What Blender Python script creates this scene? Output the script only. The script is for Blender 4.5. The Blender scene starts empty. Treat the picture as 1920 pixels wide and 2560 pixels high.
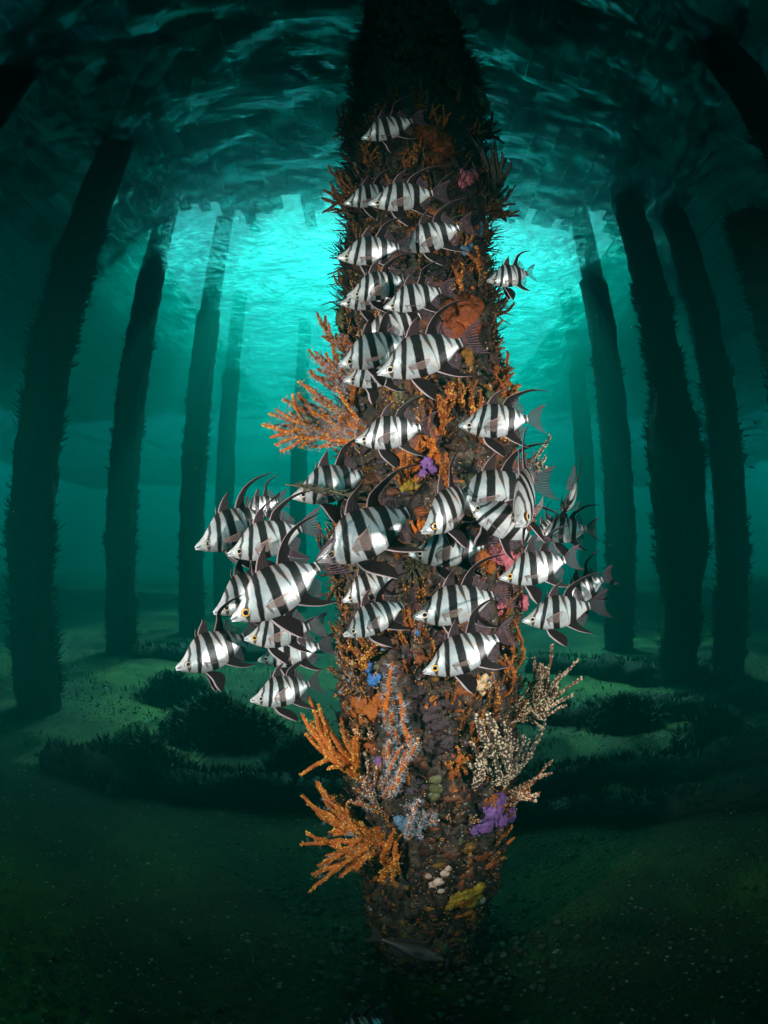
import bpy, bmesh, math, random
import numpy as np
from mathutils import Vector, Matrix, Euler, noise
R = math.radians
random.seed(7); np.random.seed(7)
S = bpy.context.scene
COL = S.collection

# ------------------------------------------------------------------ camera
PITCH = 5.3
CAM_H = 1.52
cd = bpy.data.cameras.new('camera')
cam = bpy.data.objects.new('camera', cd); COL.objects.link(cam)
cd.type = 'PANO'
cd.panorama_type = 'FISHEYE_EQUISOLID'
cd.fisheye_lens = 18.28
cd.fisheye_fov = R(200)
cd.sensor_fit = 'AUTO'
cd.sensor_width = 36; cd.sensor_height = 36
cd.clip_start = 0.02; cd.clip_end = 400
cam.location = (0, 0, CAM_H)
cam.rotation_euler = (R(90 + PITCH), 0, 0)
S.camera = cam

# ------------------------------------------------------------------ world + sun
SUN_EL, SUN_AZ = 57, 4        # degrees; azimuth measured from +Y towards +X
w = bpy.data.worlds.new("World"); S.world = w; w.use_nodes = True
nt = w.node_tree; nt.nodes.clear()
sky = nt.nodes.new('ShaderNodeTexSky'); sky.sky_type = 'NISHITA'; sky.sun_disc = False
sky.sun_elevation = R(SUN_EL); sky.sun_rotation = R(SUN_AZ)
bg = nt.nodes.new('ShaderNodeBackground'); bg.inputs['Strength'].default_value = 0.05
ow = nt.nodes.new('ShaderNodeOutputWorld')
nt.links.new(sky.outputs[0], bg.inputs[0]); nt.links.new(bg.outputs[0], ow.inputs[0])

sl = bpy.data.lights.new('sun', 'SUN'); sl.energy = 5.0; sl.angle = R(0.5); sl.color = (1, .96, .88)
sun = bpy.data.objects.new('sun', sl); COL.objects.link(sun)
sd = Vector((math.sin(R(SUN_AZ))*math.cos(R(SUN_EL)), math.cos(R(SUN_AZ))*math.cos(R(SUN_EL)), math.sin(R(SUN_EL))))
sun.rotation_euler = sd.to_track_quat('Z', 'Y').to_euler()

# the photographer's two strobes, one on each arm of the camera housing
STROBE_W = 25
for nm, loc, tgt, e in (('strobe', (-1.2, .12, CAM_H+.0), (0.03, 1.30, CAM_H+0.06), 1.15),
                     ('strobe', (1.2, .12, CAM_H+.0), (0.14, 1.30, CAM_H+0.06), 0.85)):
    l = bpy.data.lights.new(nm, 'SPOT'); l.energy = STROBE_W*e; l.spot_size = R(88); l.spot_blend = 1.0
    l.shadow_soft_size = 0.04; l.color = (1, .80, .78)
    o = bpy.data.objects.new(nm, l); COL.objects.link(o); o.location = loc
    o.rotation_euler = (Vector(loc)-Vector(tgt)).to_track_quat('Z', 'Y').to_euler()

S.view_settings.view_transform = 'Standard'; S.view_settings.look = 'None'
S.view_settings.exposure = 2.9; S.view_settings.gamma = 1; S.view_settings.use_curve_mapping = False
S.render.engine = 'CYCLES'
S.cycles.use_denoising = True
S.cycles.max_bounces = 8; S.cycles.diffuse_bounces = 2; S.cycles.glossy_bounces = 2
S.cycles.transmission_bounces = 4; S.cycles.transparent_max_bounces = 16; S.cycles.volume_bounces = 0
S.cycles.sample_clamp_indirect = 4

# ------------------------------------------------------------------ pixel helpers (photograph is 1920 x 2560)
FPX = 1300.0
cp, sp = math.cos(R(PITCH)), math.sin(R(PITCH))
def ray(x, y):
    dx, dy = x-960.0, 1280.0-y
    r = math.hypot(dx, dy); th = 2*math.asin(min(1, r/(2*FPX)))
    k = math.sin(th)/r if r > 1e-6 else 0
    cx, cy, cz = dx*k, dy*k, math.cos(th)
    return Vector((cx, -sp*cy + cp*cz, cp*cy + sp*cz))
def at(x, y, d): return Vector((0, 0, CAM_H)) + ray(x, y)*d
def pix(p):
    v = Vector(p)-Vector((0, 0, CAM_H)); v.normalize()
    cx = v.x; cy = -sp*v.y + cp*v.z; cz = cp*v.y + sp*v.z
    th = math.acos(max(-1, min(1, cz))); r = 2*FPX*math.sin(th/2); h = math.hypot(cx, cy) or 1
    return 960+cx/h*r, 1280-cy/h*r
def sstep(a, b, t):
    t = max(0.0, min(1.0, (t-a)/(b-a))); return t*t*(3-2*t)

# ------------------------------------------------------------------ object helpers
def tag(o, label=None, cat=None, group=None, kind=None):
    if label: o['label'] = label
    if cat: o['category'] = cat
    if group: o['group'] = group
    if kind: o['kind'] = kind
    return o
def empty(name, loc=(0, 0, 0)):
    o = bpy.data.objects.new(name, None); COL.objects.link(o); o.location = loc
    o.empty_display_size = .05
    return o
def mesh(name, V, F, mats, parent=None, smooth=True, mi=None):
    me = bpy.data.meshes.new(name)
    me.from_pydata([tuple(v) for v in V], [], F)
    for m in (mats if isinstance(mats, (list, tuple)) else [mats]): me.materials.append(m)
    if smooth: me.polygons.foreach_set('use_smooth', [True]*len(me.polygons))
    if mi is not None: me.polygons.foreach_set('material_index', mi)
    me.update()
    o = bpy.data.objects.new(name, me); COL.objects.link(o)
    if parent: o.parent = parent
    return o
class MB:
    def __init__(s): s.V = []; s.F = []; s.MI = []
    def add(s, V, F, mi=0):
        b = len(s.V); s.V += [tuple(v) for v in V]; s.F += [tuple(i+b for i in f) for f in F]; s.MI += [mi]*len(F)
    def build(s, name, mats, parent=None, smooth=True): return mesh(name, s.V, s.F, mats, parent, smooth, s.MI)
    def tube(s, P, Rr, n=6, mi=0, cap=True):
        P = [Vector(p) for p in P]; V = []; F = []
        t0 = (P[1]-P[0]).normalized(); a = t0.orthogonal().normalized()
        for i, p in enumerate(P):
            t = (P[min(i+1, len(P)-1)]-P[max(i-1, 0)]).normalized()
            a = (a - t*a.dot(t)).normalized(); b = t.cross(a)
            for k in range(n):
                an = 2*math.pi*k/n; V.append(p+(a*math.cos(an)+b*math.sin(an))*Rr[i])
        for i in range(len(P)-1):
            for k in range(n):
                F.append((i*n+k, i*n+(k+1) % n, (i+1)*n+(k+1) % n, (i+1)*n+k))
        if cap:
            F.append(tuple(range(n-1, -1, -1))); F.append(tuple((len(P)-1)*n+k for k in range(n)))
        s.add(V, F, mi)
    def box(s, c, h, rot=None, mi=0):
        V = []
        for x in (-1, 1):
            for y in (-1, 1):
                for z in (-1, 1):
                    v = Vector((x*h[0], y*h[1], z*h[2]))
                    if rot: v = rot @ v
                    V.append(Vector(c)+v)
        s.add(V, [(0,1,3,2),(4,6,7,5),(0,4,5,1),(2,3,7,6),(0,2,6,4),(1,5,7,3)], mi)
    def blob(s, c, r, mi=0, sub=1, sq=(1,1,1), jit=0.0):
        V, F = ICO[sub]
        c = Vector(c)
        s.add([c+Vector((v[0]*sq[0], v[1]*sq[1], v[2]*sq[2]))*r*(1+random.uniform(-jit, jit)) for v in V], F, mi)
ICO = {}
for sub in (1, 2, 3, 4):
    bm = bmesh.new(); bmesh.ops.create_icosphere(bm, subdivisions=sub, radius=1)
    ICO[sub] = ([v.co.copy() for v in bm.verts], [tuple(v.index for v in f.verts) for f in bm.faces]); bm.free()
OCT = ([Vector(v) for v in ((1,0,0),(-1,0,0),(0,1,0),(0,-1,0),(0,0,1),(0,0,-1))],
       [(0,2,4),(2,1,4),(1,3,4),(3,0,4),(2,0,5),(1,2,5),(3,1,5),(0,3,5)])

# ------------------------------------------------------------------ materials
def new_mat(name):
    m = bpy.data.materials.new(name); m.use_nodes = True
    n = m.node_tree.nodes; b = n['Principled BSDF']
    return m, m.node_tree, b
def N(nt, typ, **kw):
    n = nt.nodes.new(typ)
    for k, v in kw.items():
        if k in n.inputs: n.inputs[k].default_value = v
        else: setattr(n, k, v)
    return n
def ramp(nt, fac, stops, interp='LINEAR'):
    r = nt.nodes.new('ShaderNodeValToRGB'); r.color_ramp.interpolation = interp
    e = r.color_ramp.elements
    while len(e) < len(stops): e.new(.5)
    for i, (p, c) in enumerate(stops):
        e[i].position = p; e[i].color = (c, c, c, 1) if not hasattr(c, '__len__') else (*c[:3], 1)
    nt.links.new(fac, r.inputs[0]); return r
def noise_mat(name, stops, scale=8, rough=.8, bump=.3, bscale=40, bdist=.01, detail=6, spec=.2, coords='Object', sss=0):
    m, nt, b = new_mat(name)
    tc = N(nt, 'ShaderNodeTexCoord')
    n1 = N(nt, 'ShaderNodeTexNoise', Scale=scale, Detail=detail, Roughness=.65)
    nt.links.new(tc.outputs[coords], n1.inputs['Vector'])
    r = ramp(nt, n1.outputs['Fac'], stops)
    nt.links.new(r.outputs[0], b.inputs['Base Color'])
    b.inputs['Roughness'].default_value = rough; b.inputs['Specular IOR Level'].default_value = spec
    if bump:
        n2 = N(nt, 'ShaderNodeTexNoise', Scale=bscale, Detail=5)
        nt.links.new(tc.outputs[coords], n2.inputs['Vector'])
        bp = N(nt, 'ShaderNodeBump', Strength=bump, Distance=bdist)
        nt.links.new(n2.outputs['Fac'], bp.inputs['Height']); nt.links.new(bp.outputs[0], b.inputs['Normal'])
    return m

# ------------------------------------------------------------------ water body (haze), surface, seabed
WATER_Z = CAM_H + 5.0
DECK_Z = WATER_Z + 2.8
hb = MB(); hb.box((0, 12, (DECK_Z+1.2-1.6)/2), (40, 48, (DECK_Z+1.2+1.6)/2))
hm = bpy.data.materials.new('sea_water_volume'); hm.use_nodes = True; hn = hm.node_tree; hn.nodes.clear()
ho = hn.nodes.new('ShaderNodeOutputMaterial'); pv = hn.nodes.new('ShaderNodeVolumePrincipled')
pv.inputs['Color'].default_value = (0.0, 0.56, 0.455, 1)
pv.inputs['Absorption Color'].default_value = (0.0, 0.82, 0.55, 1)
pv.inputs['Density'].default_value = 0.155
pv.inputs['Anisotropy'].default_value = 0.75
hn.links.new(pv.outputs[0], ho.inputs['Volume'])
haze = hb.build('haze', hm, smooth=False); tag(haze, kind='stuff')

def surf_h(x, y):
    return (.075*math.sin(.9*x+.35*y+.6*math.sin(.5*y)) + .06*math.sin(-.5*x+1.3*y+.8*math.sin(.7*x))
            + .16*noise.noise(Vector((x*.9, y*1.3, 3.1))) + .09*noise.noise(Vector((x*2.1+y*.5, y*2.9, 7.7)))
            + .03*noise.noise(Vector((x*5.1, y*6.2+x, 1.7))))
def grid(x0, x1, y0, y1, nx, ny, fz, warp=None):
    V = []; F = []
    for j in range(ny+1):
        for i in range(nx+1):
            x = x0+(x1-x0)*i/nx; y = y0+(y1-y0)*j/ny
            V.append((x, y, fz(x, y)))
    for j in range(ny):
        for i in range(nx):
            a = j*(nx+1)+i; F.append((a, a+1, a+nx+2, a+nx+1))
    return V, F
wm, wt, wb = new_mat('sea_surface'); wt.nodes.remove(wb)
wo = wt.nodes['Material Output']
tr = N(wt, 'ShaderNodeBsdfTransparent'); tr.inputs[0].default_value = (.82, .95, .95, 1)
gl = N(wt, 'ShaderNodeBsdfGlass', Roughness=.04, IOR=1.33); gl.inputs[0].default_value = (.85, .95, .95, 1)
tc = N(wt, 'ShaderNodeTexCoord')
wmap = N(wt, 'ShaderNodeMapping'); wmap.inputs['Scale'].default_value = (1.0, 1.35, 1)
wt.links.new(tc.outputs['Object'], wmap.inputs[0])
wn = N(wt, 'ShaderNodeTexNoise', Scale=3.6, Detail=7, Roughness=.62, Distortion=1.2)
wt.links.new(wmap.outputs[0], wn.inputs['Vector'])
bp = N(wt, 'ShaderNodeBump', Strength=1.0, Distance=.24); wt.links.new(wn.outputs['Fac'], bp.inputs['Height'])
wt.links.new(bp.outputs[0], gl.inputs['Normal'])
mx = N(wt, 'ShaderNodeMixShader', Fac=.8); wt.links.new(tr.outputs[0], mx.inputs[1]); wt.links.new(gl.outputs[0], mx.inputs[2])
wt.links.new(mx.outputs[0], wo.inputs['Surface'])
V, F = grid(-22, 22, -6, 34, 440, 400, lambda x, y: WATER_Z + surf_h(x, y))
water = mesh('water_surface', V, F, wm); tag(water, kind='structure')

def bed_h(x, y):
    h = .10*noise.noise(Vector((x*.35, y*.35, 0))) + .05*noise.noise(Vector((x*1.1, y*1.1, 4))) + .012*noise.noise(Vector((x*5, y*5, 2)))
    h *= sstep(.5, 2.2, math.hypot(x, y-1.3)); h += .03*noise.noise(Vector((x*2.6, y*2.6, 9)))*1.0 - .035
    q = math.hypot(x-.17, y-1.55); h += .09*math.exp(-((q-.2)/.16)**2)*(1+.6*noise.noise(Vector((x*6, y*6, 1))))
    return h
sandm = noise_mat('sand', [(.38, (.014, .018, .008)), (.5, (.030, .038, .011)), (.60, (.070, .096, .020)), (.72, (.12, .155, .034))], scale=.55, bump=.8, bscale=45, bdist=.02, detail=10)
V, F = grid(-24, 24, -4, 40, 420, 400, bed_h)
bed = mesh('seabed', V, F, sandm); tag(bed, kind='structure')

# ------------------------------------------------------------------ jetty
timber = noise_mat('dark_timber', [(.3, (.02, .018, .014)), (.7, (.06, .05, .04))], scale=6, bump=.5, bscale=30)
growth_dark = noise_mat('dark_growth', [(.3, (.012, .012, .009)), (.6, (.035, .03, .02)), (.8, (.07, .045, .025))], scale=14, bump=.8, bscale=50, bdist=.02)

def pile_mesh(r0, z0, z1, bumps, n=28, m=90):
    V = []; F = []
    for j in range(m+1):
        z = z0+(z1-z0)*j/m
        for i in range(n):
            a = 2*math.pi*i/n
            p = Vector((math.cos(a)*1.6, math.sin(a)*1.6, z*1.5+bumps*17))
            rr = r0*(1+.16*noise.noise(p)+.10*noise.noise(p*3.3)+.06*noise.noise(p*8))
            if z > WATER_Z+.2: rr = r0*.85
            V.append((math.cos(a)*rr, math.sin(a)*rr, z))
    for j in range(m):
        for i in range(n):
            F.append((j*n+i, j*n+(i+1) % n, (j+1)*n+(i+1) % n, (j+1)*n+i))
    return V, F
PILES = [(-3.4, 4.1, .24, 'shaggy jetty pile nearest on the left, broad and dark', 1.0), (-4.1, 7.3, .25, 'second dark jetty pile on the left, leaning under the ripples', .5),
         (-3.75, 9.6, .25, 'third jetty pile from the left, half faded in teal water', .3), (-4.3, 13.4, .25, 'faint jetty pile furthest back on the left', 0),
         (5.4, 13, .25, 'faint thin jetty pile furthest back on the right', 0), (4.0, 8.1, .26, 'hazy jetty pile second from the centre on the right', .3),
         (3.6, 5.5, .24, 'bushy jetty pile in the right half with a thick swollen middle', 1.0), (4.3, 5.3, .225, 'slim dark jetty pile just right of the bushy one', .6),
         (-4.0, 2.2, .27, 'black jetty pile cutting the upper left corner', .4), (3.55, 2.15, .27, 'black jetty pile cutting the upper right corner', .4), (-2.6, 15.5, .25, 'very faint jetty pile in the left distance near the bright water', 0)]
blackweed = noise_mat('black_growth', [(.3, (.006, .008, .006)), (.7, (.02, .022, .014))], scale=20, bump=0)
def pile_tufts(par, r, n, z1, rf):
    mb = MB()
    for _ in range(n):
        z = random.uniform(.1, z1); a = random.uniform(0, 2*math.pi)
        if noise.noise(Vector((math.cos(a)*1.2+par.location.x, math.sin(a)*1.2, z*1.5))) < .03 and random.random() < .93: continue
        rr = rf(z, a); p = Vector((math.cos(a)*rr, math.sin(a)*rr, z)); nrm = Vector((math.cos(a), math.sin(a), 0))
        for _k in range(4):
            d = (nrm+Vector((random.gauss(0, .45), random.gauss(0, .45), random.gauss(.35, .5)))).normalized(); L = random.uniform(.03, .09)+abs(random.gauss(0, .04)); q = p-nrm*.02
            e = (d+Vector((0, 0, .5))).normalized(); w = random.uniform(.004, .009)
            mb.tube([q, q+d*L*.5, q+d*L*.5+e*L*.5], [w, w*.9, w*.3], 4, cap=False)
    tag(mb.build('growth_tufts', blackweed, par), kind='stuff')
def add_pile(x, y, r, lab, bushy, k, z1):
    t = empty('jetty_pile', (x, y, 0)); tag(t, lab, 'jetty pile', 'jetty piles standing in the background')
    swell = (lambda z: 1+(.45*sstep(.9, 1.8, z)*(1-sstep(3.0, 3.6, z)) if k == 6 else 0))
    def rf(z, a):
        p = Vector((math.cos(a)*1.6, math.sin(a)*1.6, z*1.5+k*17)); q = r*swell(z)*(1+.13*noise.noise(p)+.12*noise.noise(p*2.6)+.08*noise.noise(p*7))
        return q if z < WATER_Z+.2 else r*.85
    V = []; F = []; n = 36; m = 150
    for j in range(m+1):
        z = -.5+(z1+.5)*j/m
        for i in range(n):
            a = 2*math.pi*i/n; rr = rf(z, a); V.append((math.cos(a)*rr, math.sin(a)*rr, z))
    for j in range(m):
        for i in range(n): F.append((j*n+i, j*n+(i+1) % n, (j+1)*n+(i+1) % n, (j+1)*n+i))
    F.append(tuple(m*n+i for i in range(n)))
    mesh('trunk', V, F, growth_dark, t)
    if bushy: pile_tufts(t, r, int(1900*bushy), min(z1, 5.2), rf)
for k, (x, y, r, lab, bushy) in enumerate(PILES): add_pile(x, y, r, lab, bushy, k, DECK_Z-.01)
d = ray(1872, 556); t_ = 4.6/math.hypot(d.x, d.y); stump = Vector((0, 0, CAM_H))+d*t_
add_pile(stump.x, stump.y, .25, 'broken off jetty pile at the right edge, its ragged top under water', 1.0, 31, stump.z)
# deck
dk = empty('jetty_deck', (0, 0, DECK_Z)); tag(dk, 'dark timber jetty deck overhead, its far edge made ragged and side arms added to shade the water', 'jetty deck')
def deck_edge(x):      # the far edge of the decking, made ragged to soften its shadow
    if abs(x) > 6.0: return 26  # side arms of the deck, added to darken the water left and right
    return 9.5 + .9*noise.noise(Vector((x*.5, 2.2, 0))) + .35*noise.noise(Vector((x*2.1, 7.2, 0)))
k = 0; x = -21.0
while x < 21.0:
    ye = deck_edge(x)+(random.triangular(-.9, .9, 0) if abs(x) < 6 else random.uniform(-.3, .3))  # uneven board ends, shaped so the deck's shadow fades out gradually
    b = MB(); b.box((x, (ye-5.5)/2, .05+.085*(k % 2)), (.125, (ye+5.5)/2, .04)); b.build('plank', timber, dk, False)
    x += .235; k += 1
for by in (1.6, 5.2):
    b = MB(); b.box((0, by, -.45), (9, .14, .16)); b.build('crossbeam', timber, dk, False)

# ------------------------------------------------------------------ things on the seabed
def fl(x, y):
    d = ray(x, y); t = -CAM_H/d.z; return Vector((d.x*t, d.y*t, 0))
def log(lab, A, B, r, k):
    A, B = fl(*A), fl(*B); c = (A+B)/2; root = empty('fallen_timber', (c.x, c.y, bed_h(c.x, c.y))); tag(root, lab, 'timber', 'fallen timbers on the seabed')
    mb = MB(); n = 40; V = []; F = []; ax = (B-A).normalized(); sd = ax.cross(Vector((0, 0, 1)))
    for j in range(n+1):
        p = A.lerp(B, j/n)+sd*r*.9*noise.noise(Vector((j*.12, k*3, 5)))
        for i in range(14):
            a = 2*math.pi*i/14; rr = r*(1+.45*noise.noise(Vector((j*.35, math.cos(a), math.sin(a)+k*9)))+.35*noise.noise(Vector((j*1.1, math.cos(a)*2, math.sin(a)*2+k*9))))
            V.append(p+sd*math.cos(a)*rr+Vector((0, 0, 1))*(math.sin(a)*rr*.85+r*(.30+.35*noise.noise(Vector((j*.16, k, 2)))))-c)
    for j in range(n):
        for i in range(14): F.append((j*14+i, j*14+(i+1) % 14, (j+1)*14+(i+1) % 14, (j+1)*14+i))
    F += [tuple(range(13, -1, -1)), tuple(n*14+i for i in range(14))]
    mesh('beam', V, F, growth_dark, root)
    for _ in range(int(520*(B-A).length/4)):
        p = A.lerp(B, random.random()); a = random.uniform(0, math.pi); nrm = sd*math.cos(a)+Vector((0, 0, 1))*math.sin(a); q = p+nrm*r+Vector((0, 0, r*.25))-c
        for _k in range(3):
            d = (nrm+Vector((random.gauss(0, .6), random.gauss(0, .6), random.gauss(.3, .4)))).normalized(); L = random.uniform(.015, .06); mb.tube([q-d*.01, q+d*L*.6, q+d*L+Vector((0, 0, L*.2))], [.006, .006, .002], 4, cap=False)
    tag(mb.build('weed_fringe', blackweed, root), kind='stuff')
log('weedy fallen timber lying across the sand right of the pile', (1240,1975), (1990,1862), .12, 1)
log('long low timber nearer the viewer on the right, half buried', (1230,2035), (2010,1965), .09, 2)
log('fallen timber behind the bright right sand patch', (1290,1800), (1900,1742), .16, 3)
log('dark timber stretching from the left edge towards the pile', (120,1900), (900,1995), .13, 4)
log('far timber lying near the left piles', (330,1640), (860,1618), .2, 5)
log('far timber lying near the right piles', (1330,1668), (1830,1700), .2, 6)
frondm = [noise_mat('seaweed_dark', [(.3, (.008, .012, .006)), (.7, (.03, .04, .018))], scale=9, bump=0), noise_mat('seaweed_green', [(.3, (.02, .03, .01)), (.7, (.05, .07, .025))], scale=9, bump=0)]
def frond(mb, p, L, w):
    a = random.uniform(0, 6.28); d = Vector((math.cos(a)*.7, math.sin(a)*.7, random.uniform(.4, 1.3))).normalized(); s_ = d.cross(Vector((0, 0, 1))).normalized()*w
    q = p+d*L*.55; e = q+(d+Vector((random.gauss(0, .4), random.gauss(0, .4), -.2))).normalized()*L*.5
    mb.add([p-s_*.4, p+s_*.4, q+s_, q-s_, e], [(0, 1, 2, 3), (3, 2, 4)])
def clump(lab, cx, cy, w, h, n, k):
    c = fl(cx, cy); e = (fl(cx+w, cy)-c).length; mb = MB(); mb2 = MB()
    root = empty('seaweed_clump', (c.x, c.y, bed_h(c.x, c.y))); tag(root, lab, 'seaweed', 'seaweed clumps on the seabed')
    for i in range(n):
        a = random.uniform(0, 6.28); q = abs(random.gauss(0, .5)); q = min(q, 1.1)
        x, y = math.cos(a)*q*e, math.sin(a)*q*e*.7
        hh = h*max(0, 1-(q/1.1)**2)*(.6+.8*noise.noise(Vector((x*2.5, y*2.5, k)))+.3)
        frond(mb if random.random() < .7 else mb2, Vector((x, y, bed_h(c.x+x, c.y+y)-bed_h(c.x, c.y)+max(0, hh)*random.uniform(.2, 1))), random.uniform(.05, .16), random.uniform(.008, .022))
    tag(mb.build('fronds', frondm[0], root, False), kind='stuff'); tag(mb2.build('pale_fronds', frondm[1], root, False), kind='stuff')
clump('big bushy seaweed mound on the bright sand left of the pile', 560, 1835, 150, .28, 5200, 1)
clump('seaweed mound behind the bright left sand, near the piles', 450, 1735, 110, .2, 2600, 2)
clump('low seaweed mat in front of the left sand patch', 330, 1925, 160, .22, 3600, 3)
clump('seaweed mat against the left side of the foreground pile foot', 760, 1930, 90, .2, 2200, 4)
clump('seaweed mound right of the pile between two timbers', 1560, 1800, 110, .25, 2600, 6)
clump('seaweed mat at the far right by the dark pile foot', 1800, 1850, 120, .3, 2600, 7)
mb = MB()
for _ in range(9000):
    y = 1+abs(random.gauss(0, 1))*5; x = random.uniform(-1, 1)*(1.2+y*1.1)
    if y < 3.2 or noise.noise(Vector((x*.55, y*.55, 3.3))) < .08-.02*abs(x): continue
    frond(mb, Vector((x, y, bed_h(x, y)-.01)), random.uniform(.03, .09), random.uniform(.005, .014))
tag(mb.build('seaweed_turf', frondm[0], None, False), kind='stuff')
gm = [noise_mat('shell_grit', [(.3, (.10, .09, .065)), (.7, (.42, .38, .28))], scale=30, bump=0), noise_mat('dark_pebble', [(.3, (.02, .02, .015)), (.7, (.08, .07, .05))], scale=30, bump=0)]
for m_, n_, nm in ((gm[0], 2400, 'shell_grit'), (gm[1], 6500, 'dark_rubble')):
    mb = MB()
    for _ in range(n_):
        y = random.uniform(.35, 1)**2*5.5; x = random.uniform(-1, 1)*(.9+y*1.0); s_ = random.uniform(.003, .010)*(1.0 if nm == 'shell_grit' else 1.9)
        sq = (random.uniform(.6, 1.4), random.uniform(.6, 1.4), random.uniform(.3, .8)); c = Vector((x, y, bed_h(x, y)+s_*.2))
        mb.add([c+Vector((v.x*sq[0], v.y*sq[1], v.z*sq[2]))*s_*random.uniform(.75, 1.25) for v in OCT[0]], OCT[1])
    tag(mb.build(nm, m_, None, False), kind='stuff')
mb = MB()
for _ in range(420):
    a = random.uniform(0, 6.28); q = .22+abs(random.gauss(0, .16)); x, y = .17+math.cos(a)*q, 1.55+math.sin(a)*q; r_ = random.uniform(.006, .022)
    V_, F_ = ICO[1]; sd_ = random.uniform(0, 99); mb.add([Vector((x, y, bed_h(x, y)+r_*.3))+Vector((v.x, v.y, v.z*.6))*r_*(1+.5*noise.noise(v*1.7+Vector((sd_, 0, 0)))) for v in V_], F_)
tag(mb.build('fallen_shells', noise_mat('silty_shell', [(.3, (.03, .025, .015)), (.55, (.10, .08, .05)), (.7, (.30, .25, .18))], scale=26, bump=.5), None), kind='stuff')
# little specks adrift in the water
mb = MB()
for _ in range(420):
    d = random.uniform(1.0, 6.5); p = at(random.uniform(-100, 2020), random.uniform(250, 2500), d)
    if p.z < .05 or p.z > WATER_Z-.3: continue
    s_ = d*random.uniform(.00045, .0011); mb.add([p+v*s_ for v in OCT[0]], OCT[1])
pm = noise_mat('drifting_speck', [(.3, (.5, .5, .45)), (.7, (.75, .7, .6))], scale=3, bump=0)
tag(mb.build('drifting_specks', pm, None, False), kind='stuff')
# ------------------------------------------------------------------ striped fish
TOP = [(0,.004),(.03,.03),(.07,.045),(.143,.088),(.22,.155),(.30,.222),(.38,.283),(.45,.305),(.52,.303),(.60,.288),(.68,.268),(.76,.248),(.82,.215),(.87,.165),(.92,.125),(.96,.117),(1.0,.12)]
BOT = [(0,-.02),(.03,-.06),(.07,-.088),(.14,-.128),(.22,-.168),(.30,-.198),(.38,-.213),(.46,-.217),(.54,-.21),(.62,-.195),(.68,-.170),(.75,-.132),(.82,-.09),(.88,-.04),(.93,-.008),(.97,.0),(1.0,-.002)]
WID = [(0,.012),(.03,.026),(.08,.044),(.15,.062),(.25,.078),(.35,.085),(.45,.084),(.55,.076),(.65,.064),(.75,.048),(.85,.031),(.93,.02),(1.0,.012)]
def lerp(T, s):
    for i in range(len(T)-1):
        if s <= T[i+1][0]:
            a, b = T[i], T[i+1]; return a[1]+(b[1]-a[1])*(s-a[0])/(b[0]-a[0])
    return T[-1][1]
def smooth(T, s): return (lerp(T, max(0, s-.02))+2*lerp(T, s)+lerp(T, min(1, s+.02)))/4
TILT = .058
# dark bars as (centre line [(s, z)...], half width at each point, strength)
BARS = [
 ([(.285,.26),(.225,.10),(.17,.03),(.15,-.02),(.138,-.075),(.132,-.118)], [.014,.014,.016,.024,.019,.004], .95),
 ([(.405,.32),(.375,.20),(.335,.095),(.30,.0),(.275,-.07),(.24,-.20)], [.029,.027,.026,.026,.025,.017], 1),
 ([(.525,.32),(.52,.20),(.502,.09),(.485,.0),(.474,-.08),(.47,-.23)], [.046,.045,.044,.043,.042,.040], 1),
 ([(.628,.30),(.632,.20),(.645,.12),(.655,.03),(.655,-.2)], [.024,.020,.012,.003,.001], .95),
 ([(.74,.28),(.765,.18),(.755,.08),(.742,0),(.73,-.08),(.712,-.2)], [.045,.041,.039,.038,.039,.045], 1),
 ([(.845,.22),(.862,.12),(.872,.07),(.875,.03)], [.024,.016,.007,.001], .9),
 ([(.945,.14),(.955,.06),(.962,-.02)], [.019,.019,.016], 1),
 ([(1.0,.13),(.998,.05),(1.0,-.02)], [.011,.009,.011], 1),
 ([(.352,-.075),(.362,-.11),(.372,-.15)], [.003,.010,.003], .9),
 ([(.300,.045),(.318,.0),(.315,-.06),(.285,-.13),(.24,-.165)], [.003,.003,.003,.003,.002], .45),
 ([(.0,-.012),(.03,-.016),(.06,-.03)], [.004,.004,.002], .9),
 ([(.02,.03),(.08,.045),(.13,.06)], [.006,.010,.005], .5),
]
def bar_val(s, z):
    v = 0
    for L, Wd, k in BARS:
        best = 9
        if z > max(p[1] for p in L)+.01 or z < min(p[1] for p in L)-.004: continue
        if abs(L[0][1]-L[-1][1]) < .03:      # a mostly horizontal mark
            for i in range(len(L)-1):
                a, b = Vector(L[i]), Vector(L[i+1]); q = Vector((s, z)); t = max(0, min(1, (q-a).dot(b-a)/(b-a).length_squared))
                best = min(best, (q-a.lerp(b, t)).length-(Wd[i]+(Wd[i+1]-Wd[i])*t))
        else:
            for i in range(len(L)-1):
                z0, z1 = L[i][1], L[i+1][1]
                if min(z0, z1)-.005 <= z <= max(z0, z1)+.005:
                    t = max(0, min(1, (z-z0)/(z1-z0)))
                    c = L[i][0]+(L[i+1][0]-L[i][0])*t; hw = (Wd[i]+(Wd[i+1]-Wd[i])*t)*1.17
                    best = min(best, abs(s-c)-hw)
        v = max(v, k*(1-sstep(-.004, .006, best+.004*noise.noise(Vector((s*40, z*40, k))))))
    return v
def bendf(p, B):
    x, y, z = p           # x: 1 at snout, 0 at tail base, negative in the tail
    t = 1-x
    return (x, y + B*(max(0, t-.25)**2), z)
def fs(s, y, z): return (1-s, y, (z-TILT*s)*.94)
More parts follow.
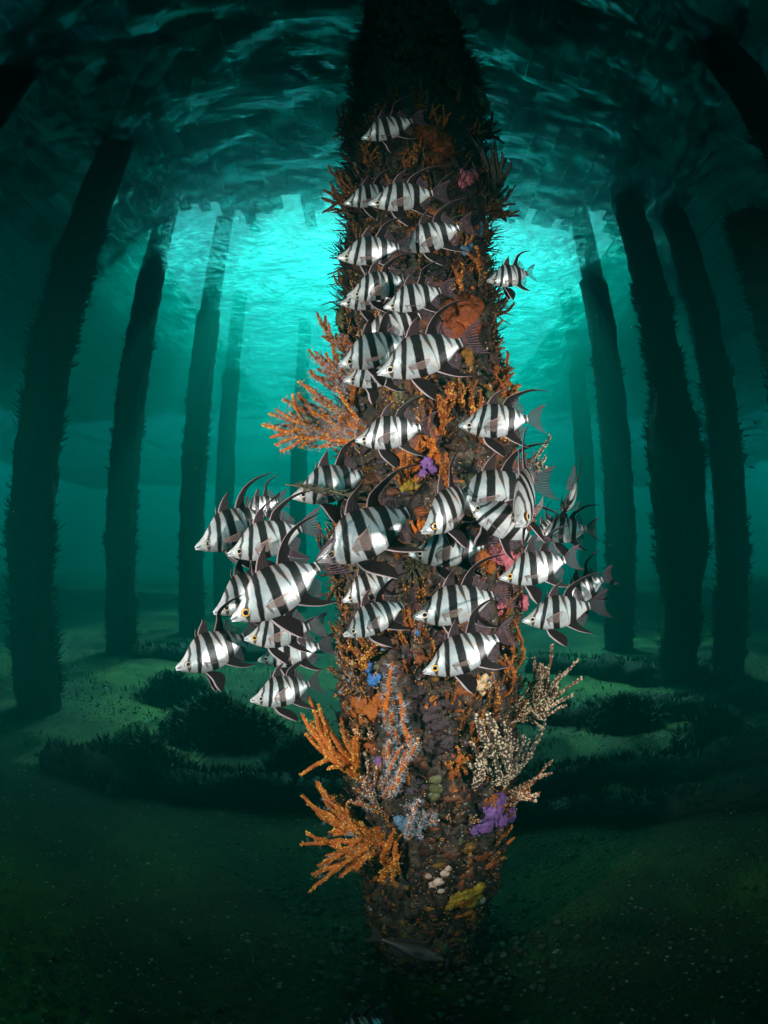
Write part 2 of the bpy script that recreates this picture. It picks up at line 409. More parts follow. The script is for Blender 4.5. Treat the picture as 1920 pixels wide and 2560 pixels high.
def body_mesh(B):
    nS, nA = 132, 52; V = []; F = []; Cc = []
    for i in range(nS+1):
        s = i/nS; s = s**1.08
        t, b, wd = smooth(TOP, s), smooth(BOT, s), smooth(WID, s)
        c, h = (t+b)/2, (t-b)/2
        for k in range(nA):
            a = 2*math.pi*k/nA; ca, sa = math.cos(a), math.sin(a)
            zz = sa; yy = ca*(abs(ca)**.25)
            zr = c+h*zz; y = wd*yy*(1.0-.22*zz)
            if s < .3: y *= 1+.10*math.exp(-((s-.15)/.03)**2-((zr+.01)/.04)**2)
            y *= 1+.05*sstep(.27, .3, s)*(1-sstep(.3, .42, s))*(1 if zr < .08 else 0)
            V.append(bendf(fs(s, y, zr), B)); Cc.append(bar_val(s, zr))
    for i in range(nS):
        for k in range(nA):
            F.append((i*nA+k, (i+1)*nA+k, (i+1)*nA+(k+1) % nA, i*nA+(k+1) % nA))
    F.append(tuple(range(nA))); F.append(tuple(nS*nA+k for k in range(nA-1, -1, -1)))
    me = bpy.data.meshes.new('body'); me.from_pydata(V, [], F)
    at_ = me.attributes.new('bars', 'FLOAT', 'POINT'); at_.data.foreach_set('value', Cc)
    me.polygons.foreach_set('use_smooth', [True]*len(me.polygons)); me.materials.append(fish_skin); me.update()
    return me
def fin_mesh(name, lead, trail, B, mat, th=.005, nu=14, nv=16, yoff=None, scal=0.0):
    """a fin between its leading edge and its trailing edge (lists of (s, y, z) from root to tip), given a thin lens section"""
    def samp(L, t):
        q = t*(len(L)-1); i = min(int(q), len(L)-2); f = q-i
        p0, p1, p2, p3 = L[max(i-1, 0)], L[i], L[i+1], L[min(i+2, len(L)-1)]
        return Vector([.5*(2*b_+(c_-a_)*f+(2*a_-5*b_+4*c_-d_)*f*f+(3*b_-a_-3*c_+d_)*f**3) for a_, b_, c_, d_ in zip(p0, p1, p2, p3)])
    V = []; F = []; U = []
    for side in (1, -1):
        for j in range(nv+1):
            t = j/nv; a, b = samp(lead, t), samp(trail, t)
            for i in range(nu+1):
                u = i/nu; p = a.lerp(b, u)
                if scal and j == nv: p = p.lerp(samp(lead, .9).lerp(samp(trail, .9), u), scal*(i % 2))
                dy = side*th*math.sqrt(max(0, 4*u*(1-u)))*(1-.75*t)*.5 + .0035*math.sin(u*math.pi*12)*(1-t*.5)
                V.append(bendf(fs(p[0], p[1]+dy, p[2]), B)); U.append((u, t))
    n = (nu+1)*(nv+1)
    for j in range(nv):
        for i in range(nu):
            q = j*(nu+1)+i; F.append((q, q+1, q+nu+2, q+nu+1)); F.append((n+q, n+q+nu+1, n+q+nu+2, n+q+1))
    me = bpy.data.meshes.new(name); me.from_pydata(V, [], F)
    au = me.attributes.new('fin_u', 'FLOAT', 'POINT'); au.data.foreach_set('value', [q[0] for q in U])
    av = me.attributes.new('fin_v', 'FLOAT', 'POINT'); av.data.foreach_set('value', [q[1] for q in U])
    me.polygons.foreach_set('use_smooth', [True]*len(me.polygons)); me.materials.append(mat); me.update()
    return me

# --- fish materials
fish_skin, nt_, bs = new_mat('silver_striped_skin')
g = N(nt_, 'ShaderNodeAttribute', attribute_name='bars')
tc = N(nt_, 'ShaderNodeTexCoord')
n1 = N(nt_, 'ShaderNodeTexNoise', Scale=5.0, Detail=4); nt_.links.new(tc.outputs['Object'], n1.inputs['Vector'])
n3 = N(nt_, 'ShaderNodeTexNoise', Scale=45.0, Detail=3); nt_.links.new(tc.outputs['Object'], n3.inputs['Vector'])
silver = ramp(nt_, n1.outputs['Fac'], [(.3, (.46, .48, .50)), (.45, (.68, .67, .63)), (.55, (.55, .60, .62)), (.7, (.64, .55, .48))])
sepz = N(nt_, 'ShaderNodeSeparateXYZ'); nt_.links.new(tc.outputs['Object'], sepz.inputs[0])
back = ramp(nt_, sepz.outputs['Z'], [(.03, 0.0), (.14, .30), (.26, .85)])
m1 = N(nt_, 'ShaderNodeMix', data_type='RGBA'); nt_.links.new(back.outputs[0], m1.inputs[0]); nt_.links.new(silver.outputs[0], m1.inputs[6]); m1.inputs[7].default_value = (.30, .24, .19, 1)
dk_ = ramp(nt_, n3.outputs['Fac'], [(.35, (.005, .004, .004)), (.7, (.016, .012, .009))])
m2 = N(nt_, 'ShaderNodeMix', data_type='RGBA'); nt_.links.new(g.outputs['Fac'], m2.inputs[0]); nt_.links.new(m1.outputs[2], m2.inputs[6]); nt_.links.new(dk_.outputs[0], m2.inputs[7])
nt_.links.new(m2.outputs[2], bs.inputs['Base Color'])
met = N(nt_, 'ShaderNodeMapRange'); met.inputs[3].default_value = .5; met.inputs[4].default_value = 0; nt_.links.new(g.outputs['Fac'], met.inputs[0]); nt_.links.new(met.outputs[0], bs.inputs['Metallic'])
bs.inputs['Roughness'].default_value = .34; bs.inputs['Specular IOR Level'].default_value = .5
mp = N(nt_, 'ShaderNodeMapping'); mp.inputs['Scale'].default_value = (1, .3, 1.0); nt_.links.new(tc.outputs['Object'], mp.inputs[0])
vo = N(nt_, 'ShaderNodeTexVoronoi', Scale=120.0); nt_.links.new(mp.outputs[0], vo.inputs['Vector'])
b1 = N(nt_, 'ShaderNodeBump', Strength=.10, Distance=.003); nt_.links.new(vo.outputs['Distance'], b1.inputs['Height'])
b2 = N(nt_, 'ShaderNodeBump', Strength=.10, Distance=.008); nt_.links.new(n3.outputs['Fac'], b2.inputs['Height']); nt_.links.new(b1.outputs[0], b2.inputs['Normal'])
nt_.links.new(b2.outputs[0], bs.inputs['Normal'])

def fin_mat(name, dark, light, alpha, edge, nrays):
    m, t, b = new_mat(name)
    u = N(t, 'ShaderNodeAttribute', attribute_name='fin_u'); v = N(t, 'ShaderNodeAttribute', attribute_name='fin_v')
    mu = N(t, 'ShaderNodeMath', operation='MULTIPLY'); mu.inputs[1].default_value = nrays*2*math.pi; t.links.new(u.outputs['Fac'], mu.inputs[0])
    si = N(t, 'ShaderNodeMath', operation='SINE'); t.links.new(mu.outputs[0], si.inputs[0])
    rr = ramp(t, si.outputs[0], [(.0, dark), (.55, dark), (.95, light)])
    eg = ramp(t, u.outputs['Fac'], [(0.0, 1.0), (.09, .8), (.14, 0.0)])
    m_ = N(t, 'ShaderNodeMix', data_type='RGBA'); t.links.new(eg.outputs[0], m_.inputs[0]); t.links.new(rr.outputs[0], m_.inputs[6]); m_.inputs[7].default_value = (*edge, 1)
    t.links.new(m_.outputs[2], b.inputs['Base Color'])
    b.inputs['Roughness'].default_value = .6; b.inputs['Specular IOR Level'].default_value = .1
    if alpha < 1:
        ar = ramp(t, si.outputs[0], [(.2, alpha), (.9, min(1, alpha+.35))])
        mx_ = N(t, 'ShaderNodeMath', operation='MAXIMUM'); t.links.new(ar.outputs[0], mx_.inputs[0]); t.links.new(eg.outputs[0], mx_.inputs[1])
        # denser towards the root
        vr = ramp(t, v.outputs['Fac'], [(0, 1.0), (.18, .25), (1, 0.0)])
        mm = N(t, 'ShaderNodeMath', operation='MAXIMUM'); t.links.new(mx_.outputs[0], mm.inputs[0]); t.links.new(vr.outputs[0], mm.inputs[1])
        t.links.new(mm.outputs[0], b.inputs['Alpha'])
    return m
fin_dark = fin_mat('dark_fin', (.006, .004, .004), (.020, .012, .012), 1, (.40, .32, .32), 11)
fin_sickle = fin_mat('sickle_fin', (.005, .0035, .0035), (.012, .008, .008), 1, (.24, .17, .17), 3)
fin_front = fin_mat('front_fin', (.022, .013, .014), (.06, .036, .038), 1, (.32, .24, .24), 4)
fin_clear = fin_mat('clear_fin', (.03, .018, .024), (.16, .11, .14), .22, (.08, .05, .06), 13)
fin_tail = fin_mat('tail_fin_skin', (.022, .012, .016), (.18, .125, .15), .28, (.075, .042, .052), 12)
fin_pale = fin_mat('pale_fin', (.17, .11, .095), (.34, .25, .22), .20, (.26, .15, .13), 9)
iris_m = noise_mat('amber_iris', [(.3, (.62, .26, .02)), (.6, (.75, .45, .10)), (.75, (.6, .55, .45))], scale=14, bump=0, rough=.25, spec=.6)
iris_s = noise_mat('silver_iris', [(.3, (.42, .22, .08)), (.5, (.55, .45, .32)), (.7, (.65, .62, .55))], scale=14, bump=0, rough=.25, spec=.6)
pupil_m, _, b = new_mat('black_pupil'); b.inputs['Base Color'].default_value = (.004, .006, .012, 1); b.inputs['Roughness'].default_value = .06
rim_m, _, b = new_mat('dark_eye_rim'); b.inputs['Base Color'].default_value = (.05, .03, .02, 1); b.inputs['Roughness'].default_value = .4
lip_m = noise_mat('silver_lip', [(.3, (.35, .33, .34)), (.7, (.62, .60, .6))], scale=20, bump=0, rough=.3, spec=.6)

def eye_meshes(side, mats):
    def disc(prof, n=24):
        V = []; F = []
        for r, d in prof:
            for k in range(n):
                a = 2*math.pi*k/n
                s_, z_ = .142+r*math.cos(a), -.012+r*math.sin(a)
                V.append(fs(s_, side*(.0595+d), z_))
        for i in range(len(prof)-1):
            for k in range(n):
                q = (i*n+k, i*n+(k+1) % n, (i+1)*n+(k+1) % n, (i+1)*n+k); F.append(q if side < 0 else q[::-1])
        q = tuple((len(prof)-1)*n+k for k in range(n)); F.append(q if side < 0 else q[::-1])
        return V, F
    V, F = disc([(.046, -.012), (.045, .004), (.041, .009), (.036, .011), (.026, .013), (.012, .0135)])
    me = bpy.data.meshes.new('eye'); me.from_pydata([tuple(v) for v in V], [], F)
    for m in mats: me.materials.append(m)
    me.polygons.foreach_set('material_index', [1 if i < 48 else 0 for i in range(len(F))]); me.polygons.foreach_set('use_smooth', [True]*len(F))
    V2, F2 = disc([(.0255, .010), (.024, .016), (.018, .020), (.009, .022)])
    mp_ = bpy.data.meshes.new('pupil'); mp_.from_pydata([tuple(v) for v in V2], [], F2); mp_.materials.append(pupil_m)
    mp_.polygons.foreach_set('use_smooth', [True]*len(F2))
    return me, mp_
EYES = {'amber': [eye_meshes(s, [iris_m, rim_m]) for s in (1, -1)], 'silver': [eye_meshes(s, [iris_s, rim_m]) for s in (1, -1)]}

def lip_mesh():
    b = MB()
    for z0, z1, r in ((-.004, .006, .0075), (-.03, -.046, .0085)):
        P = []
        for k in range(9):
            a = math.pi*(k/8-.5)*2; f = math.cos(a/2)
            P.append(fs(.062-.068*f, .030*math.sin(a/2)*1.15, z0+(z1-z0)*(1-f)*1.4-.012*(1-f)))
        b.tube(P, [r*(.6+.4*math.cos(math.pi*(k/8-.5))) for k in range(9)], 8)
    o = b.build('lip', lip_m); me = o.data; bpy.data.objects.remove(o); return me
LIP = lip_mesh()

def fin_set(B, spread):
    f = {}
    # first dorsal: a leaning blade; second: a long swept sickle with a clear web behind it
    f['front_dorsal_fin'] = fin_mesh('front_dorsal_fin', [(.415,0,.29),(.47,0,.37),(.545,0,.445),(.645+spread*.08,0,.51+spread*.025)], [(.575,0,.285),(.585,0,.35),(.60,0,.42),(.65+spread*.08,0,.508+spread*.025)], B, fin_front, .012)
    f['spine'] = fin_mesh('spine', [(.385,0,.27),(.40,0,.33),(.435,0,.395)], [(.42,0,.28),(.42,0,.33),(.437,0,.393)], B, fin_front, .012, 6, 8)
    x = spread*.06
    f['rear_dorsal_fin'] = fin_mesh('rear_dorsal_fin', [(.625,0,.255),(.72,0,.385),(.86+x,0,.495-x*.3),(1.05+x,0,.555-x*.6),(1.27+x,0,.55-x)], [(.775,0,.235),(.795,0,.335),(.895+x,0,.455-x*.3),(1.06+x,0,.525-x*.6),(1.275+x,0,.543-x)], B, fin_sickle, .016, 12, 26)
    f['dorsal_web'] = fin_mesh('dorsal_web', [(.772,0,.232),(.80,0,.305),(.855,0,.375)], [(.905,0,.125),(.945,0,.165),(.955,0,.20)], B, fin_clear, .004, 16, 8, scal=.5)
    f['anal_fin'] = fin_mesh('anal_fin', [(.60,0,-.185),(.71,0,-.265),(.83,0,-.33),(.985,0,-.365-spread*.02)], [(.765,0,-.115),(.79,0,-.19),(.86,0,-.27),(.985,0,-.36-spread*.02)], B, fin_dark, .012)
    f['anal_web'] = fin_mesh('anal_web', [(.76,0,-.11),(.80,0,-.175),(.86,0,-.245)], [(.885,0,-.02),(.93,0,-.06),(.945,0,-.095)], B, fin_clear, .004, 16, 8, scal=.5)
    f['tail_fin'] = fin_mesh('tail_fin', [(.992,0,.118),(1.06,0,.175),(1.17,0,.235),(1.285,0,.262+.02*spread)], [(.992,0,.0),(1.05,0,-.06),(1.15,0,-.13),(1.275,0,-.175-.02*spread)], B, fin_tail, .008, 24, 14)
    me = f['tail_fin']          # hollow the rear edge into a shallow fork
    co = np.zeros(len(me.vertices)*3); me.vertices.foreach_get('co', co); co = co.reshape(-1, 3)
    U = np.zeros(len(me.vertices)); me.attributes['fin_u'].data.foreach_get('value', U)
    Vv = np.zeros(len(me.vertices)); me.attributes['fin_v'].data.foreach_get('value', Vv)
    co[:, 0] += .10*Vv**1.5*(1-(2*U-1)**2)*1.0
    me.vertices.foreach_set('co', co.ravel()); me.update()
    for sd, nm in ((1, 'l'), (-1, 'r')):
        sp_ = spread
        f['pelvic_'+nm] = fin_mesh('pelvic_fin', [(.315,sd*.03,-.195),(.345,sd*.065,-.30),(.40+.05*sp_,sd*.095,-.41),(.475+.09*sp_,sd*.115,-.50)], [(.405,sd*.022,-.205),(.50,sd*.045,-.265),(.555+.04*sp_,sd*.075,-.37),(.50+.09*sp_,sd*.11,-.488)], B, fin_dark, .012)
        f['pectoral_'+nm] = fin_mesh('pectoral_fin', [(.335,sd*.086,-.045),(.42,sd*.125,-.03+.05*sp_),(.52,sd*.15,-.02+.08*sp_),(.585,sd*.155,-.015+.10*sp_)], [(.345,sd*.086,-.085),(.42,sd*.115,-.105),(.50,sd*.14,-.115),(.575,sd*.15,-.045+.09*sp_)], B, fin_pale, .005)
    return f
VARS = []
for B, spd in ((0.03, 0.0), (.26, .7), (-.24, -.5), (.12, -1.1), (-.12, 1.2)):
    VARS.append((body_mesh(B), fin_set(B, spd)))

def child(name, me, par):
    o = bpy.data.objects.new(name, me); COL.objects.link(o); o.parent = par; return o
def make_fish(root, var, eye):
    bm_, f = VARS[var]
    child('body', bm_, root)
    for k in ('front_dorsal_fin', 'rear_dorsal_fin', 'anal_fin', 'tail_fin'): child(k, f[k], root)
    fr_ = [c for c in root.children if c.name.startswith('front_dorsal_fin')][0]
    child('spine', f['spine'], fr_)
    rd = [c for c in root.children if c.name.startswith('rear_dorsal_fin')][0]; child('fin_web', f['dorsal_web'], rd)
    an = [c for c in root.children if c.name.startswith('anal_fin')][0]; child('fin_web', f['anal_web'], an)
    for s_ in ('l', 'r'):
        child('pelvic_fin', f['pelvic_'+s_], root); child('pectoral_fin', f['pectoral_'+s_], root)
    for e_, p_ in EYES[eye]:
        eo = child('eye', e_, root); child('pupil', p_, eo)
    child('lip', LIP, root)
def place(root, Spx, Ppx, h, yaw=0, roll=0, axis=None, L=None):
    c = ((Spx[0]+Ppx[0])/2, (Spx[1]+Ppx[1])/2)
    m = ray(*c); hor = math.hypot(m.x, m.y)
    d = h/hor if hor > .3 else h/.3
    sd_, pd_ = ray(*Spx), ray(*Ppx)
    up = Vector((0, 0, 1)); rt = m.cross(up).normalized(); iu = rt.cross(m).normalized()
    e = (sd_-pd_); e = (e-m*e.dot(m))
    ang = sd_.angle(pd_); e.normalize()
    if axis is None:
        a = e*math.cos(R(yaw)) - m*math.sin(R(yaw)); Lb = L or ang*d/max(.3, math.cos(R(yaw)))
    else:
        a = (rt*axis[0]+iu*axis[1]-m*axis[2]).normalized(); Lb = L
    z = iu - a*iu.dot(a); z.normalize(); z = Matrix.Rotation(R(roll), 3, a) @ z
    y_ = z.cross(a)
    M = Matrix((a, y_, z)).transposed().to_4x4()
    ctr = Vector((0, 0, CAM_H)) + m*d
    off = M @ Vector((.5, 0, -.025))*Lb
    M = Matrix.Translation(ctr-off) @ M @ Matrix.Scale(Lb, 4)
    root.matrix_world = M
    return Lb, d
G_L = 'striped fish schooling round the jetty pile'
FISH = [
 # snout px, tail-base px, horizontal distance, yaw, roll, variant, eye, label
 ((492,1371),(668,1288),1.03,16,0,0,'silver','striped fish highest at the far left of the school, front fin raised'),
 ((601,1292),(700,1256),1.32,-28,0,3,'silver','small dim striped fish behind the upper left pair, long fin curled back'),
 ((572,1388),(752,1325),.97,6,0,1,'silver','striped fish just above the biggest fish, snout touching its left neighbour'),
 ((583,1551),(801,1420),.86,8,0,0,'amber','biggest striped fish of the left group with a bright orange eye'),
 ((796,1404),(1030,1284),.93,4,0,4,'silver','large striped fish in the middle, its face hidden by another tail'),
 ((731,1245),(917,1189),1.0,8,0,2,'silver','striped fish with a brown weed twig lying across its side'),
 ((444,1673),(612,1597),.95,18,0,3,'silver','striped fish furthest left in the picture, one pelvic fin hanging down'),
 ((613,1600),(772,1572),.93,8,0,1,'amber','striped fish half hidden directly under the biggest fish, orange eye showing'),
 ((539,1533),(700,1440),1.02,24,0,0,'silver','striped fish almost covered by the biggest fish, only its snout ahead'),
 ((646,1653),(797,1620),1.0,-10,0,2,'silver','striped fish with pale tail directly above the lowest fish of the left group'),
 ((629,1754),(780,1714),.96,15,0,4,'silver','lowest striped fish of the left group, hovering over orange fingers'),
 ((862,1590),(1004,1516),.98,14,3,1,'silver','striped fish with a steep dark sickle fin, left of the lower middle'),
 ((858,1505),(985,1437),1.1,0,0,0,'silver','striped fish tucked in shade between the pile and a sickle fin below'),
 ((1060,1330),(1192,1228),.86,38,0,2,'amber','striped fish turning towards the viewer, head down, large orange eye'),
 ((1125,1252),(1336,1217),1.1,0,0,0,'silver','striped fish behind the head down one, only its flank and tail showing'),
 ((1172,1258),(1322,1352),1.0,5,0,3,'silver','striped fish slanting downwards tail first, head hidden behind another'),
 ((1024,1388),(1212,1370),1.06,0,0,4,'silver','level striped fish right below the head down fish'),
 ((1345,1336),(1470,1326),1.16,-14,0,1,'silver','striped fish with a see-through forked tail at the upper right edge'),
 ((1342,1352),(1398,1296),1.22,20,0,2,'silver','small shaded striped fish squeezed between the tail down fish and the upper right one'),
 ((1251,1448),(1420,1404),1.0,6,0,2,'amber','striped fish with an orange eye in front of the pink sponge'),
 ((1395,1508),(1511,1452),1.12,-16,0,3,'silver','striped fish furthest right, mostly behind the lower right one'),
 ((1308,1555),(1474,1519),1.0,6,0,1,'silver','lower right striped fish in full view above cream coral fingers'),
 ((1034,1546),(1237,1494),1.0,2,0,0,'silver','long level striped fish in the lower middle with purplish tail'),
 ((1061,1684),(1253,1599),.92,4,0,2,'amber','lowest striped fish in front of the pile, beside a cream sponge'),
 ((844,645),(1002,619),.99,3,0,2,'silver','striped fish at the left edge of the pile below the top three'),
 ((1000,625),(1150,572),1.04,-3,0,1,'silver','striped fish behind a tail, fourth row from the top on the right'),
 ((870,741),(1015,700),1.0,14,-3,4,'silver','striped fish overlapping another snout at the left pile edge'),
 ((851,760),(990,735),1.07,3,0,0,'silver','striped fish mostly covered, its snout peeping out below its neighbour'),
 ((961,770),(1103,729),.97,3,0,3,'silver','striped fish left of the rusty orange sponge'),
 ((900,857),(1052,793),1.08,0,0,1,'silver','striped fish whose head is covered by the big pair beneath'),
 ((849,914),(1022,849),1.0,6,0,2,'silver','left fish of the big upper pair, facing the orange sea fingers'),
 ((946,935),(1158,860),.92,3,0,0,'silver','right fish of the big upper pair, sickle fin before the rusty sponge'),
 ((860,953),(1010,925),1.06,4,0,3,'silver','striped fish under the big upper pair, just its head visible'),
 ((888,1103),(1057,1073),1.0,-12,0,1,'silver','tan tinted striped fish in front of the fuzzy coral, purplish tail'),
 ((1148,1066),(1324,1051),1.0,4,0,4,'silver','striped fish crossing the right pile edge with its clear tail outside'),
 ((1219,703),(1328,685),1.12,24,0,2,'silver','lone striped fish right of the pile against bright water'),
 ((905,347),(1032,303),1.0,2,-4,3,'silver','topmost striped fish, dim above and lit from below'),
 ((861,510),(985,477),1.06,2,-3,0,'silver','rear fish of the second row pair, near the pile edge'),
 ((921,510),(1082,484),1.0,2,-3,1,'silver','front fish of the second row pair, tail in shadow'),
 ((838,2590),(960,2552),.82,0,0,4,'silver','dark striped fish at the bottom edge, only its fins in view'),
]
for Sp, Pp, h, yaw, roll, var, eye, lab in FISH:
    t = empty('striped_fish'); make_fish(t, var, eye); tag(t, lab, 'fish', G_L)
    place(t, Sp, Pp, h, yaw, roll)
t = empty('striped_fish'); make_fish(t, 0, 'amber'); tag(t, 'striped fish seen head on with narrow body and crowded stripes', 'fish', G_L)
place(t, (1316,1262), (1312,1236), .90, axis=(-.16, -.50, 1.0), L=.185, roll=5)
t = empty('striped_fish'); make_fish(t, 1, 'silver'); tag(t, 'dark striped fish seen from behind, fins folded to a point at the right', 'fish', G_L)
place(t, (1425,1262), (1430,1240), 1.25, axis=(-.35, -.30, -1.0), L=.15, roll=28)

sfm = noise_mat('dull_fish_skin', [(.3, (.008, .009, .008)), (.7, (.022, .022, .017))], scale=8, bump=.2, bscale=60, rough=.45, spec=.4)
sff = noise_mat('dull_fin', [(.3, (.006, .007, .006)), (.7, (.014, .014, .012))], scale=8, bump=0)
def plain_fish(root, small=False):
    T = [(0,.0),(.05,.045),(.15,.095),(.3,.14),(.45,.145),(.6,.12),(.75,.08),(.9,.045),(1,.04)]; Bt = [(0,-.01),(.05,-.045),(.15,-.09),(.3,-.13),(.45,-.135),(.6,-.11),(.75,-.07),(.9,-.04),(1,-.035)]
    V = []; F = []; n, m = (10, 10) if small else (30, 20)
    for i in range(n+1):
        s = i/n; t, b = lerp(T, s), lerp(Bt, s); w = .075*math.sin(math.pi*min(1, s*.9+.06))**.8
        for k in range(m):
            a = 2*math.pi*k/m; V.append((1-s, w*math.cos(a), (t+b)/2+(t-b)/2*math.sin(a)))
    for i in range(n):
        for k in range(m): F.append((i*m+k, (i+1)*m+k, (i+1)*m+(k+1) % m, i*m+(k+1) % m))
    F += [tuple(range(m)), tuple(n*m+k for k in range(m-1, -1, -1))]
    mesh('body', V, F, sfm, root)
    def blade(name, pts):
        k = len(pts); V = [(x, .004, z) for x, z in pts]+[(x, -.004, z) for x, z in pts]
        mesh(name, V, [tuple(range(k)), tuple(range(2*k-1, k-1, -1))]+[(i, k+i, k+(i+1) % k, (i+1) % k) for i in range(k)], sff, root, False)
    blade('tail_fin', [(.02,.035),(-.12,.13),(-.22,.17),(-.15,.03),(-.15,-.03),(-.22,-.15),(-.12,-.11),(.02,-.03)])
    blade('dorsal_fin', [(.72,.12),(.6,.205),(.45,.20),(.25,.14),(.16,.055),(.3,.09),(.5,.13)])
    blade('anal_fin', [(.42,-.12),(.33,-.19),(.2,-.12),(.14,-.045),(.26,-.08)])
    if not small:
        for sd in (1, -1):
            V, F = ICO[2]; mesh('eye', [(.86+v.x*.022, sd*.048+v.y*.012, .025+v.z*.022) for v in V], F, pupil_m, root)
            mesh('pectoral_fin', [(.7, sd*.072, -.02), (.55, sd*.12, .0), (.5, sd*.125, -.05), (.58, sd*.11, -.08), (.69, sd*.075, -.05), (.7, sd*.066, -.02), (.55, sd*.114, .0), (.5, sd*.119, -.05), (.58, sd*.104, -.08), (.69, sd*.069, -.05)],
                 [(0, 1, 2, 3, 4), (9, 8, 7, 6, 5)]+[(i, 5+i, 5+(i+1) % 5, (i+1) % 5) for i in range(5)], sff, root, False)
t = empty('dull_fish'); plain_fish(t); tag(t, 'dark plain fish swimming right past the foot of the pile', 'fish')
place(t, (1110,2405), (950,2352), .9)
for k, (x, y) in enumerate(((1782,1133),(1795,1150),(1770,1142),(1835,1075),(1850,1112),(1868,1090),(1862,1140),(1848,1060),(1740,1420),(1725,1250),(1880,1170),(1890,1060))):
    t = empty('small_fish'); plain_fish(t, True); tag(t, 'tiny dark fish hanging between the dark piles at the right', 'fish', 'tiny dark fish among the right piles')
    place(t, (x-9, y-random.uniform(-4, 6)), (x+6, y), 4.9)
# ------------------------------------------------------------------ the encrusted pile in front
PR = [(-.5,.19),(0,.20),(.4,.228),(.9,.25),(1.5,.262),(2.0,.25),(2.45,.245),(3.0,.258),(3.6,.262),(4.6,.245),(9,.22)]
PX = [(-.5,.185),(0,.18),(.5,.16),(1.5,.125),(2.5,.12),(3.6,.135),(9,.15)]
PY = 1.55
def p_rad(z, a):
    p = Vector((math.cos(a)*1.3, math.sin(a)*1.3, z*2.2))
    return lerp(PR, z)*(1+.13*noise.noise(p*1.1)+.10*noise.noise(p*2.7+Vector((5,0,0)))) + .022*noise.noise(p*7)+.010*noise.noise(p*17)+.005*noise.noise(p*41)
def p_pt(z, a, out=0.0):
    r = p_rad(z, a)+out; return Vector((lerp(PX, z)+math.cos(a)*r, PY+math.sin(a)*r, z))
def hit(x, y, side=None):
    """point of the pile under a pixel of the photograph (or on its rim when the pixel lies beside it): z, angle"""
    d = ray(x, y)
    hx = lerp(PX, CAM_H + d.z/d.y*1.3); r = lerp(PR, max(-.4, min(8, CAM_H + d.z/d.y*1.3)))
    # circle intersection in plan
    A = d.x**2+d.y**2; B = -2*(d.x*hx+d.y*PY); Cc = hx**2+PY**2-r*r; D = B*B-4*A*Cc
    if D <= 0: t = -B/(2*A)
    else: t = (-B-math.sqrt(D))/(2*A)
    p = d*t; return CAM_H+p.z, math.atan2(p.y-PY, p.x-hx)

def surf_dist(x, y):
    """distance along the ray of a pixel to the pile, None where it passes the pile by"""
    d = ray(x, y); zz = CAM_H+d.z/d.y*1.3; hx = lerp(PX, zz); r = lerp(PR, max(-.4, min(8, zz)))*1.05
    A = d.x**2+d.y**2; B = -2*(d.x*hx+d.y*PY); D = B*B-4*A*(hx**2+PY**2-r*r)
    return None if D <= 0 else (-B-math.sqrt(D))/(2*A)
crust, nt_, b = new_mat('encrusted_timber')
tc = N(nt_, 'ShaderNodeTexCoord')
def nz(sc, det=5, off=0, dist=0):
    mp = N(nt_, 'ShaderNodeMapping'); mp.inputs['Location'].default_value = (off, off*.7, off*1.3); nt_.links.new(tc.outputs['Object'], mp.inputs[0])
    n = N(nt_, 'ShaderNodeTexNoise', Scale=sc, Detail=det, Roughness=.6, Distortion=dist); nt_.links.new(mp.outputs[0], n.inputs['Vector']); return n.outputs['Fac']
base = ramp(nt_, nz(22, 8), [(.34, (.005, .004, .003)), (.45, (.028, .016, .009)), (.54, (.075, .038, .018)), (.62, (.13, .09, .06)), (.72, (.02, .012, .009))])
cur = base.outputs[0]
for sc, off, lo, hi, col in ((5, 3, .60, .64, (.20, .055, .012)), (7, 11, .63, .66, (.11, .035, .05)), (9, 19, .66, .69, (.035, .07, .13)), (6, 27, .65, .69, (.16, .11, .02)),
                             (11, 35, .66, .70, (.12, .07, .13)), (13, 43, .66, .69, (.28, .09, .02)), (16, 51, .67, .70, (.30, .27, .22)), (8, 59, .62, .68, (.035, .045, .022))):
    k = ramp(nt_, nz(sc, 6, off, .6), [(lo, 0.0), (hi, .85)])
    m = N(nt_, 'ShaderNodeMix', data_type='RGBA'); nt_.links.new(k.outputs[0], m.inputs[0]); nt_.links.new(cur, m.inputs[6]); m.inputs[7].default_value = (*col, 1); cur = m.outputs[2]
fine = ramp(nt_, nz(70, 4, 7), [(.3, .25), (.55, 1.0), (.7, 1.4)])
mm = N(nt_, 'ShaderNodeMix', data_type='RGBA', blend_type='MULTIPLY'); mm.inputs[0].default_value = 1; nt_.links.new(cur, mm.inputs[6]); nt_.links.new(fine.outputs[0], mm.inputs[7])
nt_.links.new(mm.outputs[2], b.inputs['Base Color']); b.inputs['Roughness'].default_value = .6
bp = N(nt_, 'ShaderNodeBump', Strength=1.0, Distance=.012); nt_.links.new(nz(60, 6, 3), bp.inputs['Height']); nt_.links.new(bp.outputs[0], b.inputs['Normal'])

pile = empty('encrusted_pile', (0, 0, 0))
tag(pile, 'thick jetty pile in the foreground crusted with sponges and coral', 'jetty pile')
nz_, na_ = 330, 150
V = []; F = []
for j in range(nz_+1):
    t = j/nz_; z = -.3+(DECK_Z+.3)*(t**1.5)
    for i in range(na_):
        V.append(p_pt(z, 2*math.pi*i/na_) if z < WATER_Z else Vector((.15+.24*math.cos(2*math.pi*i/na_), PY+.24*math.sin(2*math.pi*i/na_), z)))
for j in range(nz_):
    for i in range(na_): F.append((j*na_+i, j*na_+(i+1) % na_, (j+1)*na_+(i+1) % na_, (j+1)*na_+i))
mesh('trunk', V, F, crust, pile)

